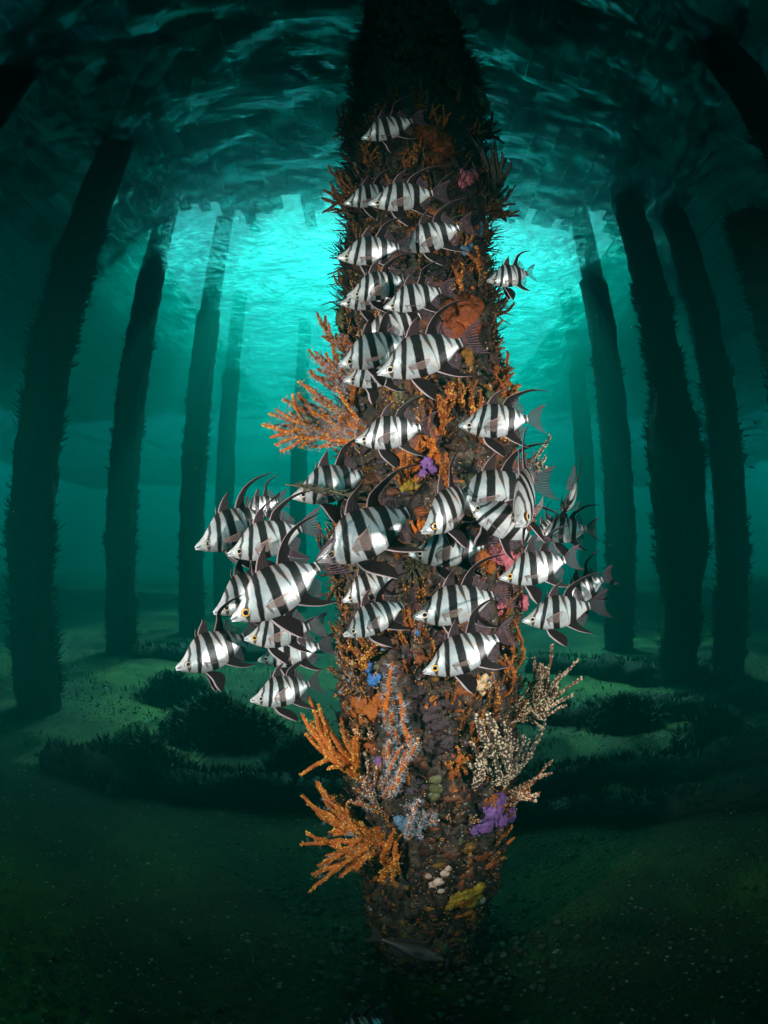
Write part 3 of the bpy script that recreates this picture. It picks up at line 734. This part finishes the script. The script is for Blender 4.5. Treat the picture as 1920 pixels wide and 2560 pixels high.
def simple(name, col, rough=.6, spec=.3, vary=.35, sc=18, bump=.4, bsc=60, em=None):
    a = tuple(c*(1-vary) for c in col); c2 = tuple(min(1, c*(1+vary)) for c in col)
    return noise_mat(name, [(.3, a), (.5, col), (.7, c2)], scale=sc, rough=rough, spec=spec, bump=bump, bscale=bsc, bdist=.012)
M = {
 'rust': simple('rust_tissue', (.26, .062, .014)), 'orange': simple('orange_tissue', (.45, .095, .008)), 'deep': simple('dark_brown_tissue', (.050, .022, .012)),
 'brown': simple('brown_tissue', (.13, .045, .02)), 'grey': simple('grey_brown_tissue', (.085, .06, .045)), 'olive': simple('olive_tissue', (.09, .085, .04)),
 'gold': simple('golden_polyp', (.60, .24, .035), bump=0), 'yellow': simple('yellow_polyp', (.90, .46, .08), bump=0), 'cream': simple('cream_polyp', (.75, .55, .36), bump=0),
 'pale': simple('pale_blue_polyp', (.50, .55, .60), bump=0, vary=.2), 'white': simple('white_polyp', (.7, .72, .72), bump=0, vary=.15),
 'purple': simple('purple_sponge_skin', (.21, .085, .27)), 'pink': simple('pink_sponge_skin', (.52, .13, .15)), 'blue': simple('blue_sponge_skin', (.045, .16, .42)), 'slate': simple('slate_blue_skin', (.10, .17, .25)),
 'mustard': simple('mustard_sponge_skin', (.34, .20, .015)), 'sponge_orange': simple('orange_sponge_skin', (.40, .10, .012), bump=.9), 'sponge_rust': simple('rusty_sponge_skin', (.27, .055, .012), bump=.9),
 'maroon': simple('maroon_sponge_skin', (.050, .028, .030), bump=1, bsc=40), 'creamy': simple('cream_sponge_skin', (.60, .40, .22)), 'sac': simple('olive_sac_skin', (.11, .10, .04), rough=.35), 'shell': simple('pink_shell', (.62, .40, .30)),
 'ochre': simple('ochre_crust', (.24, .10, .012), bump=.8),
 'black': simple('black_weed', (.006, .008, .006)), 'weed': simple('brown_weed', (.10, .085, .045)),
}

def branch_path(p0, d0, L, up, n=9, wob=.10, curl=.5):
    P = [Vector(p0)]; d = Vector(d0).normalized(); w = Vector((random.gauss(0, 1), random.gauss(0, 1), random.gauss(0, 1)))*wob
    for i in range(n):
        d = (d + up*curl/n + w/n + Vector((random.gauss(0, 1), random.gauss(0, 1), random.gauss(0, 1)))*.06).normalized()
        P.append(P[-1]+d*L/n)
    return P
def along(P, t):
    q = t*(len(P)-1); i = min(int(q), len(P)-2); return P[i].lerp(P[i+1], q-i), (P[i+1]-P[i]).normalized()
def star(mb, p, n, r, mi=0, arms=6):
    """an open polyp: a short stalk ending in a ring of fine tentacles"""
    n = n.normalized(); a = n.orthogonal().normalized(); c = n.cross(a); tip = p+n*r
    V = [p]; F = []
    for k in range(arms):
        an = 2*math.pi*k/arms+random.random(); e = (a*math.cos(an)+c*math.sin(an)); f = (a*math.cos(an+1.57)+c*math.sin(an+1.57))*r*.10
        q = len(V); V += [tip-f*.7, tip+f*.7, tip+e*r*.9+n*r*random.uniform(.2, .7)]; F += [(q, q+1, q+2), (q, q+2, q+1)]
    q = len(V); V += [p+a*r*.12, p-a*r*.12, tip+a*r*.08]; F += [(q, q+1, q+2)]
    mb.add(V, F, mi)
def coral(name, label, cat, group, base, tips, mat, pol, n, r=.0068, polyps=55, psize=.0027, fuzz=0, fuzzsize=.010, sub=2, depth=.0, lenj=.25):
    """fingers of a soft coral: they leave the pile under the pixel BASE and end near the pixels TIPS"""
    z, a = hit(*base); B = p_pt(z, a, -.01); nrm = Vector((math.cos(a), math.sin(a), 0))
    root = empty(name, B); tag(root, label, cat, group)
    m = (B-Vector((0, 0, CAM_H))); dist = m.length; m.normalize()
    up = Vector((0, 0, 1)); rt = m.cross(up).normalized(); iu = rt.cross(m).normalized()
    pol_mb = MB(); fz = MB(); NB = 0
    tipv = []
    for tx, ty in tips:
        d = ray(tx, ty); t = dist/max(.2, d.dot(m)); sdist = surf_dist(tx, ty)
        if sdist: t = min(t, sdist-random.uniform(.02, .06))
        tipv.append(Vector((0, 0, CAM_H))+d*t-B)
    for k in range(n):
        if k < len(tipv): tv = tipv[k]
        else:
            i = random.randrange(len(tipv)); j = random.randrange(len(tipv)); tv = tipv[i].lerp(tipv[j], random.random())*random.uniform(1-lenj*2, 1.0)
        tv = tv - m*random.uniform(-.25, .55+depth)*tv.length*.45
        L = tv.length; s0 = nrm*.006 + (rt*random.gauss(0, 1)+iu*random.gauss(0, 1))*.014
        # leave outwards, then curl to the tip
        d0 = (tv.normalized()*.8 + nrm*.45 - up*.18*(1 if tv.z > 0 else -1)); P = []
        c1 = s0+d0.normalized()*L*.45
        for q in range(11):
            t = q/10; v = s0*(1-t)**2+c1*2*t*(1-t)+tv*t*t
            P.append(v+Vector((random.gauss(0, 1), random.gauss(0, 1), random.gauss(0, 1)))*.0022)
        paths = [(P, r*random.uniform(.85, 1.15))]
        for _ in range(sub):
            if random.random() < .75:
                t = random.uniform(.25, .7); p, dd = along(P, t)
                q = (dd + Vector((random.gauss(0, 1), random.gauss(0, 1), random.gauss(0, 1)))*.42).normalized()
                paths.append((branch_path(p, q, L*random.uniform(.18, .45), up, 6, .2, .25), r*.8))
        mb = MB()
        for P_, rr in paths:
            nn = len(P_)
            mb.tube(P_, [rr*(1.12-.45*(i/(nn-1)))*(.55 if i == nn-1 else 1)*random.uniform(.92, 1.08) for i in range(nn)], 7)
            LL = sum((P_[i+1]-P_[i]).length for i in range(nn-1))
            for _ in range(int(.62*polyps*LL/.15)):
                t = random.uniform(.04, 1); p, dd = along(P_, t); o_ = dd.orthogonal().normalized(); o_ = Matrix.Rotation(random.uniform(0, 6.28), 3, dd) @ o_
                rr2 = rr*(1.10-.45*t); s_ = psize*random.uniform(.7, 1.35)
                pol_mb.add([p+o_*rr2*.95+v*s_ for v in OCT[0]], OCT[1])
            for _ in range(int(fuzz*LL/.15)):
                t = random.uniform(.04, .97)**.8; p, dd = along(P_, t); o_ = dd.orthogonal().normalized(); o_ = Matrix.Rotation(random.uniform(0, 6.28), 3, dd) @ o_
                star(fz, p+o_*rr*.8, o_+dd*random.uniform(-.2, .5), fuzzsize*random.uniform(.6, 1.2))
        mb.build('branch', M[mat], root)
    if pol_mb.V: tag(pol_mb.build('polyps', M[pol], root, False), kind='stuff')
    if fz.V: tag(fz.build('open_polyps', M['pale'], root, False), kind='stuff')
    return root
def D(*pts): return [(x*1.1573, y*1.1573) for x, y in pts]
GC = 'soft coral colonies on the foreground pile'
coral('soft_coral', 'orange fingered coral fuzzed with white polyps, fanning left of the pile', 'coral', GC, D((768,925))[0],
      D((578,892),(575,918),(590,945),(598,885),(605,960),(645,825),(668,835),(640,905),(625,870),(690,850),(650,965)), 'orange', 'yellow', 27, polyps=80, fuzz=55, fuzzsize=.008)
coral('soft_coral', 'rusty fuzzy coral with upright fingers over the big fuzzed fan', 'coral', GC, D((765,835))[0],
      D((665,755),(680,760),(690,775),(705,765),(715,800),(670,800),(720,745),(700,830)), 'rust', 'gold', 24, polyps=70, fuzz=45, fuzzsize=.008)
coral('soft_coral', 'thin brown coral arm reaching up left beside the dark olive sac', 'coral', GC, D((765,760))[0],
      D((685,678),(700,705),(735,720),(720,735),(745,745)), 'rust', 'gold', 10, polyps=60, fuzz=25, fuzzsize=.007)
coral('soft_coral', 'bright orange coral with long straight fingers rising left, second from the bottom', 'coral', GC, D((795,1685))[0],
      D((658,1548),(672,1512),(690,1530),(705,1560),(740,1555),(662,1585),(685,1560),(725,1600),(775,1570)), 'orange', 'yellow', 21, r=.0092, polyps=85, lenj=.15, sub=1)
coral('soft_coral', 'bright orange bushy coral drooping left, lowest on the pile', 'coral', GC, D((815,1815))[0],
      D((652,1718),(650,1825),(672,1925),(680,1895),(690,1690),(665,1735),(685,1760),(720,1715),(700,1860),(740,1720),(715,1890),(760,1880)), 'orange', 'yellow', 28, r=.0092, polyps=85, fuzz=4)
coral('soft_coral', 'small orange coral sprig facing front above the bare crust', 'coral', GC, D((838,1870))[0],
      D((855,1790),(845,1880),(862,1850),(820,1900),(850,1905)), 'orange', 'yellow', 6, r=.0092, polyps=80)
coral('soft_coral', 'cream dotted coral fan sweeping up to the right, higher one', 'coral', GC, D((1120,1545))[0],
      D((1192,1390),(1245,1428),(1255,1462),(1240,1500),(1165,1430),(1225,1520),(1180,1440),(1210,1450),(1150,1420),(1200,1480)), 'brown', 'cream', 18, r=.0056, polyps=95, psize=.0034)
coral('soft_coral', 'cream dotted grey coral with upright candle fingers on the right front', 'coral', GC, D((1075,1690))[0],
      D((1022,1545),(1050,1545),(1100,1575),(1178,1550),(1000,1640),(1120,1600),(1085,1560),(1150,1600),(1060,1620),(1030,1650)), 'grey', 'cream', 24, r=.0074, polyps=90, psize=.0036, sub=1)
coral('soft_coral', 'cream dotted coral with a few low fingers bending right above the purple sponge', 'coral', GC, D((1090,1725))[0],
      D((1192,1645),(1165,1715),(1150,1690),(1170,1670),(1135,1700)), 'rust', 'cream', 8, r=.0062, polyps=90, psize=.0034)
coral('soft_coral', 'white fuzzed coral candles in the middle of the lower pile', 'coral', GC, D((850,1700))[0],
      D((842,1598),(868,1612),(890,1590),(825,1650),(905,1600),(858,1650)), 'orange', 'cream', 7, r=.0062, polyps=70, fuzz=70, fuzzsize=.008, sub=1)
coral('soft_coral', 'slender orange coral finger rising up the middle left with white stars', 'coral', GC, D((868,1590))[0],
      D((850,1430),(832,1490),(862,1500),(845,1540)), 'orange', 'gold', 5, r=.0062, polyps=80, fuzz=40, sub=1)
coral('soft_coral', 'short fuzzy coral tuft growing from the slate blue sponge', 'coral', GC, D((893,1785))[0],
      D((905,1722),(890,1735),(915,1750),(948,1770),(880,1760)), 'orange', 'white', 7, r=.004, polyps=50, fuzz=80, fuzzsize=.008)
coral('soft_coral', 'dark brown coral speckled gold, left edge beneath the lowest fish', 'coral', GC, D((800,1500))[0],
      D((715,1345),(722,1400),(705,1440),(735,1470),(760,1420),(720,1500),(780,1440)), 'deep', 'gold', 12, r=.0068, polyps=70, fuzz=6)
coral('soft_coral', 'long fingered grey coral high on the right side of the pile', 'coral', GC, D((1062,445))[0],
      D((1015,290),(1030,300),(1055,340),(1075,360),(1085,330),(1040,320),(1098,400),(1065,300),(1105,350),(1020,350)), 'grey', 'olive', 14, r=.008, polyps=60, sub=1)
coral('soft_coral', 'reddish brown coral high on the left edge, arms curving upwards', 'coral', GC, D((768,452))[0],
      D((710,358),(722,362),(735,372),(692,428),(705,455),(750,380),(715,400),(700,410)), 'brown', 'gold', 12, r=.0068, polyps=45)
coral('soft_coral', 'dark bushy coral on the left edge level with the topmost fish', 'coral', GC, D((775,285))[0],
      D((728,235),(732,265),(722,300),(740,220),(735,330),(755,225)), 'deep', 'gold', 16, r=.0062, polyps=25, sub=4)
coral('soft_coral', 'dark fan coral at the upper right edge under the olive sac', 'coral', GC, D((1050,290))[0],
      D((1075,265),(1082,280),(1060,240),(1090,310),(1070,300)), 'deep', 'gold', 10, r=.0068, polyps=20, sub=3)
coral('soft_coral', 'gold dotted coral fingers standing on the right edge, midway up', 'coral', GC, D((1075,855))[0],
      D((1098,755),(1108,795),(1085,810),(1045,830),(1060,800),(1120,830)), 'rust', 'gold', 9, r=.0062, polyps=75, sub=1)
coral('soft_coral', 'little cream coral twigs right of the tightly packed fish', 'coral', GC, D((1140,1045))[0],
      D((1190,940),(1162,975),(1180,985),(1150,990),(1172,1010)), 'grey', 'cream', 7, r=.0056, polyps=90, psize=.0034, sub=1)
coral('soft_coral', 'dark spindly coral on the left edge behind the middle fish', 'coral', GC, D((745,1250))[0],
      D((690,1130),(700,1180),(695,1220),(705,1300),(690,1240)), 'deep', 'gold', 9, r=.0056, polyps=25, sub=3)
coral('soft_coral', 'brown bristly coral on the right edge, fourth fish row', 'coral', GC, D((1085,455))[0],
      D((1115,400),(1112,440),(1105,470),(1118,455)), 'brown', 'gold', 9, r=.0062, polyps=30, sub=3)
coral('soft_coral', 'cream dotted candle fingers on the pile face left of the purple sponge', 'coral', GC, D((1030,1690))[0],
      D((1015,1600),(1035,1570),(1005,1640),(1050,1610),(1060,1640)), 'grey', 'cream', 7, r=.0066, polyps=90, psize=.0034, sub=1)
coral('soft_coral', 'mixed orange and cream fingers low in the centre, right of the bushy orange coral', 'coral', GC, D((815,1735))[0],
      D((795,1640),(765,1700),(780,1660),(820,1655),(755,1730)), 'rust', 'cream', 9, r=.0066, polyps=85, psize=.003, sub=1, fuzz=12)
coral('soft_coral', 'rust red gold dotted bush left of the dark maroon sponge', 'coral', GC, D((800,1440))[0],
      D((775,1360),(740,1410),(820,1385),(790,1400),(755,1380)), 'rust', 'yellow', 10, r=.006, polyps=80, sub=2)
# short fingers all over the face of the pile
FLAB = {(905,205): 'short brown finger coral left of the dim olive sac', (850,190): 'short rust red finger coral above the topmost fish, on the far left of the top', (955,260): 'short rust red finger coral right above the topmost rust sponge sheet', (800,330): 'short rust red finger coral left below the topmost fish', (890,335): 'short brown finger coral just right of the topmost fish belly', (1000,500): 'short brown finger coral under the pink feathery coral', (905,630): 'short rust red finger coral below the third fish row, left half', (1020,560): 'short rust red finger coral beside the blue grey sponge, right side', (990,590): 'short rust red finger coral below the blue grey sponge', (815,700): 'short rust red finger coral left of the fish whose head is covered', (760,830): 'short rust red finger coral left under the big upper pair', (900,830): 'short brown finger coral under the belly of the big right fish', (985,840): 'short rust red finger coral below the tail of the big right fish', (1030,870): 'short rust red finger coral above the fish crossing the right edge', (960,880): 'short rust red finger coral left of the fish crossing the right edge', (1060,930): 'short rust red finger coral behind the fish crossing the right edge', (870,1010): 'short rust red finger coral beside the orange sponge band', (930,960): 'short orange finger coral right of the orange sponge band', (960,1010): 'short rust red finger coral right of the purple middle sponge', (905,1270): 'short blackish finger coral below the tufted anemone', (1000,1300): 'short blackish finger coral right of the long level fish tail', (930,1420): 'short rust red finger coral left of the lowest front fish snout', (1090,1440): 'short rust red finger coral right of the cream knobbly sponge', (1060,1490): 'short brown finger coral below the blue sponge by the cream knobbly one', (770,1600): 'short rust red finger coral right of the long straight orange fingers', (985,1640): 'short rust red finger coral at the little orange sponge in the lower right', (815,1380): 'short blackish finger coral above the two blue sponges', (1105,1380): 'short rust red finger coral under the lower right fish, by the rim', (860,1320): 'short blackish finger coral under the fish with the steep sickle fin', (800,520): 'short brown finger coral left of the third fish row', (880,120): 'short blackish finger coral alone near the dark top, left half', (960,150): 'short blackish finger coral alone near the dark top, right half', (830,255): 'short brown finger coral left of the topmost fish snout'}
spots = [(905,205,'brown','gold'),(850,190,'rust','gold'),(955,260,'rust','gold'),(800,330,'rust','gold'),(890,335,'brown','gold'),(1000,500,'brown','gold'),(905,630,'rust','gold'),(1020,560,'rust','gold'),(990,590,'rust','gold'),
         (815,700,'rust','gold'),(760,830,'rust','gold'),(900,830,'brown','gold'),(985,840,'rust','yellow'),(1030,870,'rust','yellow'),(960,880,'rust','gold'),(1060,930,'rust','yellow'),(870,1010,'rust','gold'),(930,960,'orange','gold'),
         (960,1010,'rust','gold'),(905,1270,'deep','gold'),(1000,1300,'deep','gold'),(930,1420,'rust','gold'),(1090,1440,'rust','gold'),(1060,1490,'brown','gold'),(770,1600,'rust','gold'),(985,1640,'rust','gold'),(815,1380,'deep','gold'),(1105,1380,'rust','gold'),(860,1320,'deep','gold'),(800,520,'brown','gold'),(880,120,'deep','gold'),(960,150,'deep','gold'),(830,255,'brown','gold')]
for x, y, mt, pl in spots:
    z = random.uniform(.8, 1.3)
    coral('sea_finger', FLAB[(x, y)], 'coral', 'short finger corals on the pile face',
          D((x, y+30))[0], D((x-14*z, y-18*z), (x+4, y-32*z), (x+16*z, y-14*z)), mt, pl, random.choice((3, 4, 5)), r=.0058, polyps=75, sub=1)

# sponges, sea squirts and other lumps
def lump(name, label, cat, pts, mat, group=None, out=.012, seed=1.0, rough=.38, sub=3):
    """one crusting body made of overlapping flattened knobs at PTS (display px x, y, radius)"""
    mb = MB()
    for x, y, r in pts:
        z, a = hit(x*1.1573, y*1.1573); c = p_pt(z, a, out); nrm = Vector((math.cos(a), math.sin(a), 0))
        dist = (c-Vector((0, 0, CAM_H))).length; rr = r*1.1573/1300*dist
        V, F = ICO[4 if r >= 12 else sub]; tg = Vector((-math.sin(a), math.cos(a), 0)); P = []
        for v in V:
            k = 1+rough*noise.noise(v*2.1+Vector((x, y, seed)))+rough*.6*noise.noise(v*5+Vector((y, x, seed)))+rough*.45*noise.noise(v*9+Vector((y, x, seed)))+rough*.35*noise.noise(v*19+Vector((y, x, seed)))
            P.append(c+(tg*v.x+Vector((0, 0, 1))*v.y)*rr*k+nrm*v.z*rr*k*.6)
        mb.add(P, F)
    o = mb.build(name, M[mat]); tag(o, label, cat, group); return o
GS = 'sponges crusting the foreground pile'
lump('sponge', 'big rusty orange sponge right of the big upper fish pair', 'sponge', [(995,680,40),(1020,660,26),(985,715,28),(1015,700,26)], 'sponge_rust', GS)
lump('sponge', 'rust coloured sponge sheet next to the topmost fish', 'sponge', [(925,300,34),(945,320,30),(955,290,26),(930,345,22),(950,350,18)], 'sponge_rust', GS, out=0)
lump('sponge', 'orange sponge clump above the long straight orange coral', 'sponge', [(790,1515,26),(815,1535,24),(775,1535,18),(830,1510,18),(800,1550,16)], 'sponge_orange', GS)
lump('sponge', 'orange sponge between fish tails, beside the pink one', 'sponge', [(1040,1205,18),(1055,1225,14)], 'sponge_orange', GS)
lump('sponge', 'orange sponge band above the large middle fish', 'sponge', [(880,985,24),(905,960,18),(868,1005,16),(895,1005,16)], 'sponge_orange', GS, out=.004)
lump('sponge', 'little orange sponge in the lower middle right', 'sponge', [(1000,1640,16),(985,1630,11),(1015,1650,9)], 'sponge_orange', GS)
lump('sponge', 'orange sponge lump hanging at the left lower rim of the pile', 'sponge', [(808,1890,13),(822,1905,10)], 'sponge_orange', GS)
lump('sponge', 'large purple sponge low on the right side', 'sponge', [(1080,1735,24),(1060,1750,26),(1045,1780,20),(1095,1760,18),(1070,1770,18),(1030,1795,12),(1105,1725,12)], 'purple', GS)
lump('sponge', 'purple sponge behind the middle fish, above the yellow patch', 'sponge', [(922,1000,14),(935,1015,10),(915,1025,10)], 'purple', GS)
lump('sponge', 'purple sponge beside a fish tail in the lower right of the school', 'sponge', [(975,1295,14),(990,1280,9)], 'purple', GS)
lump('sponge', 'dull purple sponge left of the white fuzzed candles', 'sponge', [(835,1640,14),(830,1660,11)], 'purple', GS, out=.004)
lump('soft_coral', 'pink feathery soft coral high on the right', 'coral', [(1000,388,16),(1015,380,12),(995,398,11)], 'pink', GC, rough=.5)
lump('sponge', 'pink sponge wall behind the fish at the right edge', 'sponge', [(1106,1215,20),(1092,1210,22),(1078,1202,18),(1065,1195,16),(1095,1232,16)], 'pink', GS)
lump('sponge', 'pink sponge arm below the orange eyed fish at right', 'sponge', [(1095,1308,16),(1108,1304,18),(1120,1300,18),(1080,1315,14)], 'pink', GS)
lump('sponge', 'upper of two small bright blue sponges', 'sponge', [(803,1443,10),(808,1436,7)], 'blue', GS)
lump('sponge', 'lower of two bright blue sponges, heart shaped', 'sponge', [(818,1466,13),(812,1460,9),(826,1458,9)], 'blue', GS)
lump('sponge', 'tiny blue sponge under the long level fish', 'sponge', [(903,1362,8)], 'blue', GS)
lump('sponge', 'blue sponge behind the cream knobbly one', 'sponge', [(1045,1468,10),(1052,1460,7)], 'slate', GS)
lump('sponge', 'slate blue sponge under the fuzzy tuft near the pile foot', 'sponge', [(885,1775,20),(905,1770,15),(868,1765,12)], 'slate', GS, out=.004)
lump('sponge', 'blue grey sponge on the right below the third fish row', 'sponge', [(1000,545,12),(1010,530,10)], 'slate', GS)
lump('sponge', 'mustard yellow sponge mat near the pile foot', 'sponge', [(1000,1930,22),(1025,1915,15),(985,1945,16),(1015,1950,15),(1035,1940,9),(970,1955,9)], 'mustard', GS, out=.002)
lump('sponge', 'small yellow sponge above the large middle fish tail', 'sponge', [(885,1048,14),(905,1052,9),(870,1055,8)], 'mustard', GS)
lump('sponge', 'cream knobbly sponge under the lowest front fish', 'sponge', [(1028,1460,10),(1024,1478,10),(1034,1475,9),(1030,1492,8),(1020,1465,7)], 'creamy', GS, rough=.5)
lump('sponge', 'dark maroon pitted sponge covering the middle of the lower pile', 'sponge', [(930,1530,32),(910,1500,24),(950,1560,28),(960,1600,24),(935,1610,22),(900,1535,20),(965,1510,20)], 'maroon', GS, out=-.004, rough=.4)
lump('sea_squirt', 'dark olive sac shaped sea squirt at the left edge of the pile', 'sea squirt', [(746,688,22),(744,670,17),(748,705,16)], 'sac', None, out=.02, rough=.08)
lump('sea_squirt', 'olive sac shaped sea squirt dim near the top right', 'sea squirt', [(1016,200,16),(1016,215,20),(1019,232,20),(1022,248,18)], 'sac', None, out=.02, rough=.08)
lump('sea_squirt', 'brownish translucent sea squirt on the lower middle of the pile', 'sea squirt', [(945,1700,20),(940,1680,15),(938,1720,13)], 'sac', None, out=.004, rough=.12)
lump('sea_squirt', 'cluster of pale pinkish sea squirts near the pile foot', 'sea squirt', [(945,1895,11),(958,1880,9),(935,1905,9),(965,1870,7),(950,1915,7),(925,1890,7)], 'shell', None, rough=.4)
lump('shell', 'pale pink shell stuck on the lower right of the pile', 'shell', [(1042,1947,10)], 'shell', None, rough=.1)
# anemone: a cushion of fine tentacles
z, a = hit(*D((893,1228))[0]); c = p_pt(z, a, .01); an = MB(); an.blob(c, .022, 0, 2)
for k in range(260):
    v = Vector((random.gauss(0, 1), -abs(random.gauss(.4, 1)), random.gauss(0, 1))).normalized(); an.tube([c+v*.018, c+v*.032+Vector((0, 0, -.004)), c+v*random.uniform(.038, .046)+Vector((0, 0, -.010))], [.0016, .0013, .0005], 4)
tag(an.build('anemone', M['weed']), 'pale olive tufted anemone below the level fish in the middle', 'anemone')

# countless small growth of the crust: nodules, specks and tufts, parts of the pile
mats = ['deep', 'brown', 'rust', 'maroon', 'olive', 'slate', 'purple', 'mustard', 'sponge_orange', 'creamy', 'ochre']; wts = [30, 30, 14, 16, 8, .6, .6, .6, 2.5, 1.5, 3]
nod = {m: MB() for m in mats}
for _ in range(5500):
    z = random.uniform(-.05, 1)*4.3 if random.random() < .6 else random.uniform(.0, 2.6); a = random.uniform(-math.pi, 0.25) if random.random() < .8 else random.uniform(0, math.pi)
    m = random.choices(mats, wts)[0] if z > .5 or random.random() < .7 else 'ochre'; r = min(.03, .0035+random.expovariate(1/.0048)); c = p_pt(z, a, -r*.12); nrm = Vector((math.cos(a), math.sin(a), 0)); tg = Vector((-math.sin(a), math.cos(a), 0)); sq = random.uniform(.6, 1.6)
    V, F = ICO[3 if r > .014 else 2 if r > .008 else 1]; sd_ = random.uniform(0, 99)
    nod[m].add([c+(tg*v.x*sq+Vector((0, 0, 1))*v.y/sq+nrm*v.z*.55)*r*(1+.55*noise.noise(v*1.6+Vector((sd_, 0, 0)))+.45*noise.noise(v*4+Vector((sd_, 5, 0)))) for v in V], F)
# stubby coral fingers that nobody could count, all over the crust
fing = {m: MB() for m in ('rust', 'brown', 'deep', 'orange')}; fpol = {m: MB() for m in ('gold', 'cream')}
for _ in range(270):
    z = random.uniform(1.0, 4.2) if random.random() < .72 else random.uniform(.55, 1.6); a = random.uniform(-math.pi-.1, .1)
    m = random.choices(list(fing), (42, 30, 20, 8 if z < 2.4 else 2))[0]; nrm = Vector((math.cos(a), math.sin(a), 0)); c = p_pt(z, a, -.004)
    for _k in range(random.choice((1, 2, 3, 4))):
        L = random.uniform(.03, .085); P = branch_path(c+Vector((random.gauss(0, .008), random.gauss(0, .008), random.gauss(0, .008))), nrm*.7+Vector((random.gauss(0, .3), random.gauss(0, .3), random.uniform(.3, 1.2))), L, Vector((0, 0, 1)), 6, .3, .7)
        r0 = random.uniform(.0035, .0055); fing[m].tube(P, [r0, r0*1.05, r0, r0*.95, r0*.85, r0*.7, r0*.3], 6)
        for _q in range(int(L*420)):
            p, dd = along(P, random.uniform(.05, 1)); o_ = Matrix.Rotation(random.uniform(0, 6.28), 3, dd) @ dd.orthogonal().normalized(); s_ = random.uniform(.0014, .0028)
            fpol['gold' if m != 'brown' or random.random() < .5 else 'cream'].add([p+o_*r0*.9+v*s_ for v in OCT[0]], OCT[1])
for m in fing: tag(fing[m].build('stubby_fingers', M[m], pile), kind='stuff')
for m in fpol: tag(fpol[m].build('finger_polyps', M[m], pile, False), kind='stuff')
for m in mats: tag(nod[m].build('crust_nodules', M[m], pile), kind='stuff')
spk = {m: MB() for m in ('gold', 'yellow', 'cream', 'white', 'orange')}
for _ in range(7500):
    z = random.uniform(0, 4.2) if random.random() < .4 else random.uniform(.1, 2.6); a = random.uniform(-math.pi-.2, .2)
    if noise.noise(Vector((math.cos(a)*4, math.sin(a)*4, z*4))) < -.02 and random.random() < .75: continue
    m = random.choices(list(spk), (40, 18, 14, 6, 22))[0]; c = p_pt(z, a, random.uniform(.0, .012)); s_ = random.uniform(.0011, .0028)
    spk[m].add([c+v*s_ for v in OCT[0]], OCT[1])
for m in spk: tag(spk[m].build('polyp_specks', M[m], pile, False), kind='stuff')
tuft = {m: MB() for m in ('black', 'deep', 'brown', 'weed')}
for _ in range(3000):
    z = random.uniform(.7, 4.4) if random.random() < .75 else random.uniform(.2, 4); a = random.choice((random.gauss(-.1, .45), random.gauss(math.pi+.1, .45), random.uniform(-math.pi, 0)))
    m = random.choices(list(tuft), (26, 30, 26, 12))[0]; nrm = Vector((math.cos(a), math.sin(a), 0)); c = p_pt(z, a, -.004)
    for _k in range(random.choice((2, 3, 4))):
        L = random.uniform(.012, .05)*(1.9 if z > 2.3 else .9); P = branch_path(c, nrm+Vector((random.gauss(0, .4), random.gauss(0, .4), random.gauss(.45, .4))), L, Vector((0, 0, 1)), 4, .5, .5)
        r0 = random.uniform(.0011, .003); tuft[m].tube(P, [r0, r0, r0*.9, r0*.7, r0*.3], 4, cap=False)
for m in tuft: tag(tuft[m].build('hydroid_tufts', M[m], pile), kind='stuff')
# tiny white star polyps scattered on the front
st = MB()
for _ in range(260):
    z = random.uniform(.45, 1.4) if random.random() < .7 else random.uniform(1.4, 2.6); a = random.uniform(-2.6, -.5); c = p_pt(z, a, .004)
    star(st, c, Vector((math.cos(a), math.sin(a), .3)), random.uniform(.004, .009), 0, 8)
tag(st.build('star_polyps', M['pale'], pile, False), kind='stuff')
# weed twig drifting across a fish, and a bit of fishing line
P = [at(x*1.1573, y*1.1573, .965+.02*math.sin(i)) for i, (x, y) in enumerate(((617,1047),(650,1050),(680,1056),(715,1060),(745,1068),(775,1070),(792,1066)))]
tw = MB(); tw.tube(P, [.0012, .0018, .0022, .0025, .0025, .002, .001], 6)
for _ in range(420):
    p, dd = along(P, random.uniform(.12, 1)); q = Vector((random.gauss(0, 1), random.gauss(0, 1), random.gauss(0, 1))).normalized(); L = random.uniform(.004, .013)
    tw.tube([p, p+q*L*.6, p+(q+dd*.6)*L], [.0008, .0007, .0003], 3, cap=False)
tag(tw.build('weed_twig', M['weed']), 'fuzzy brown weed twig drifting across a fish left of the pile', 'weed')
ln = MB(); zz = [hit(*D(q)[0]) for q in ((1108,1785),(1100,1850),(1096,1900))]
ln.tube([p_pt(z, a, .012) for z, a in zz], [.0007]*3, 5); tag(ln.build('fishing_line', M['white']), 'fine pale fishing line hanging down the lower right rim of the pile', 'fishing line')
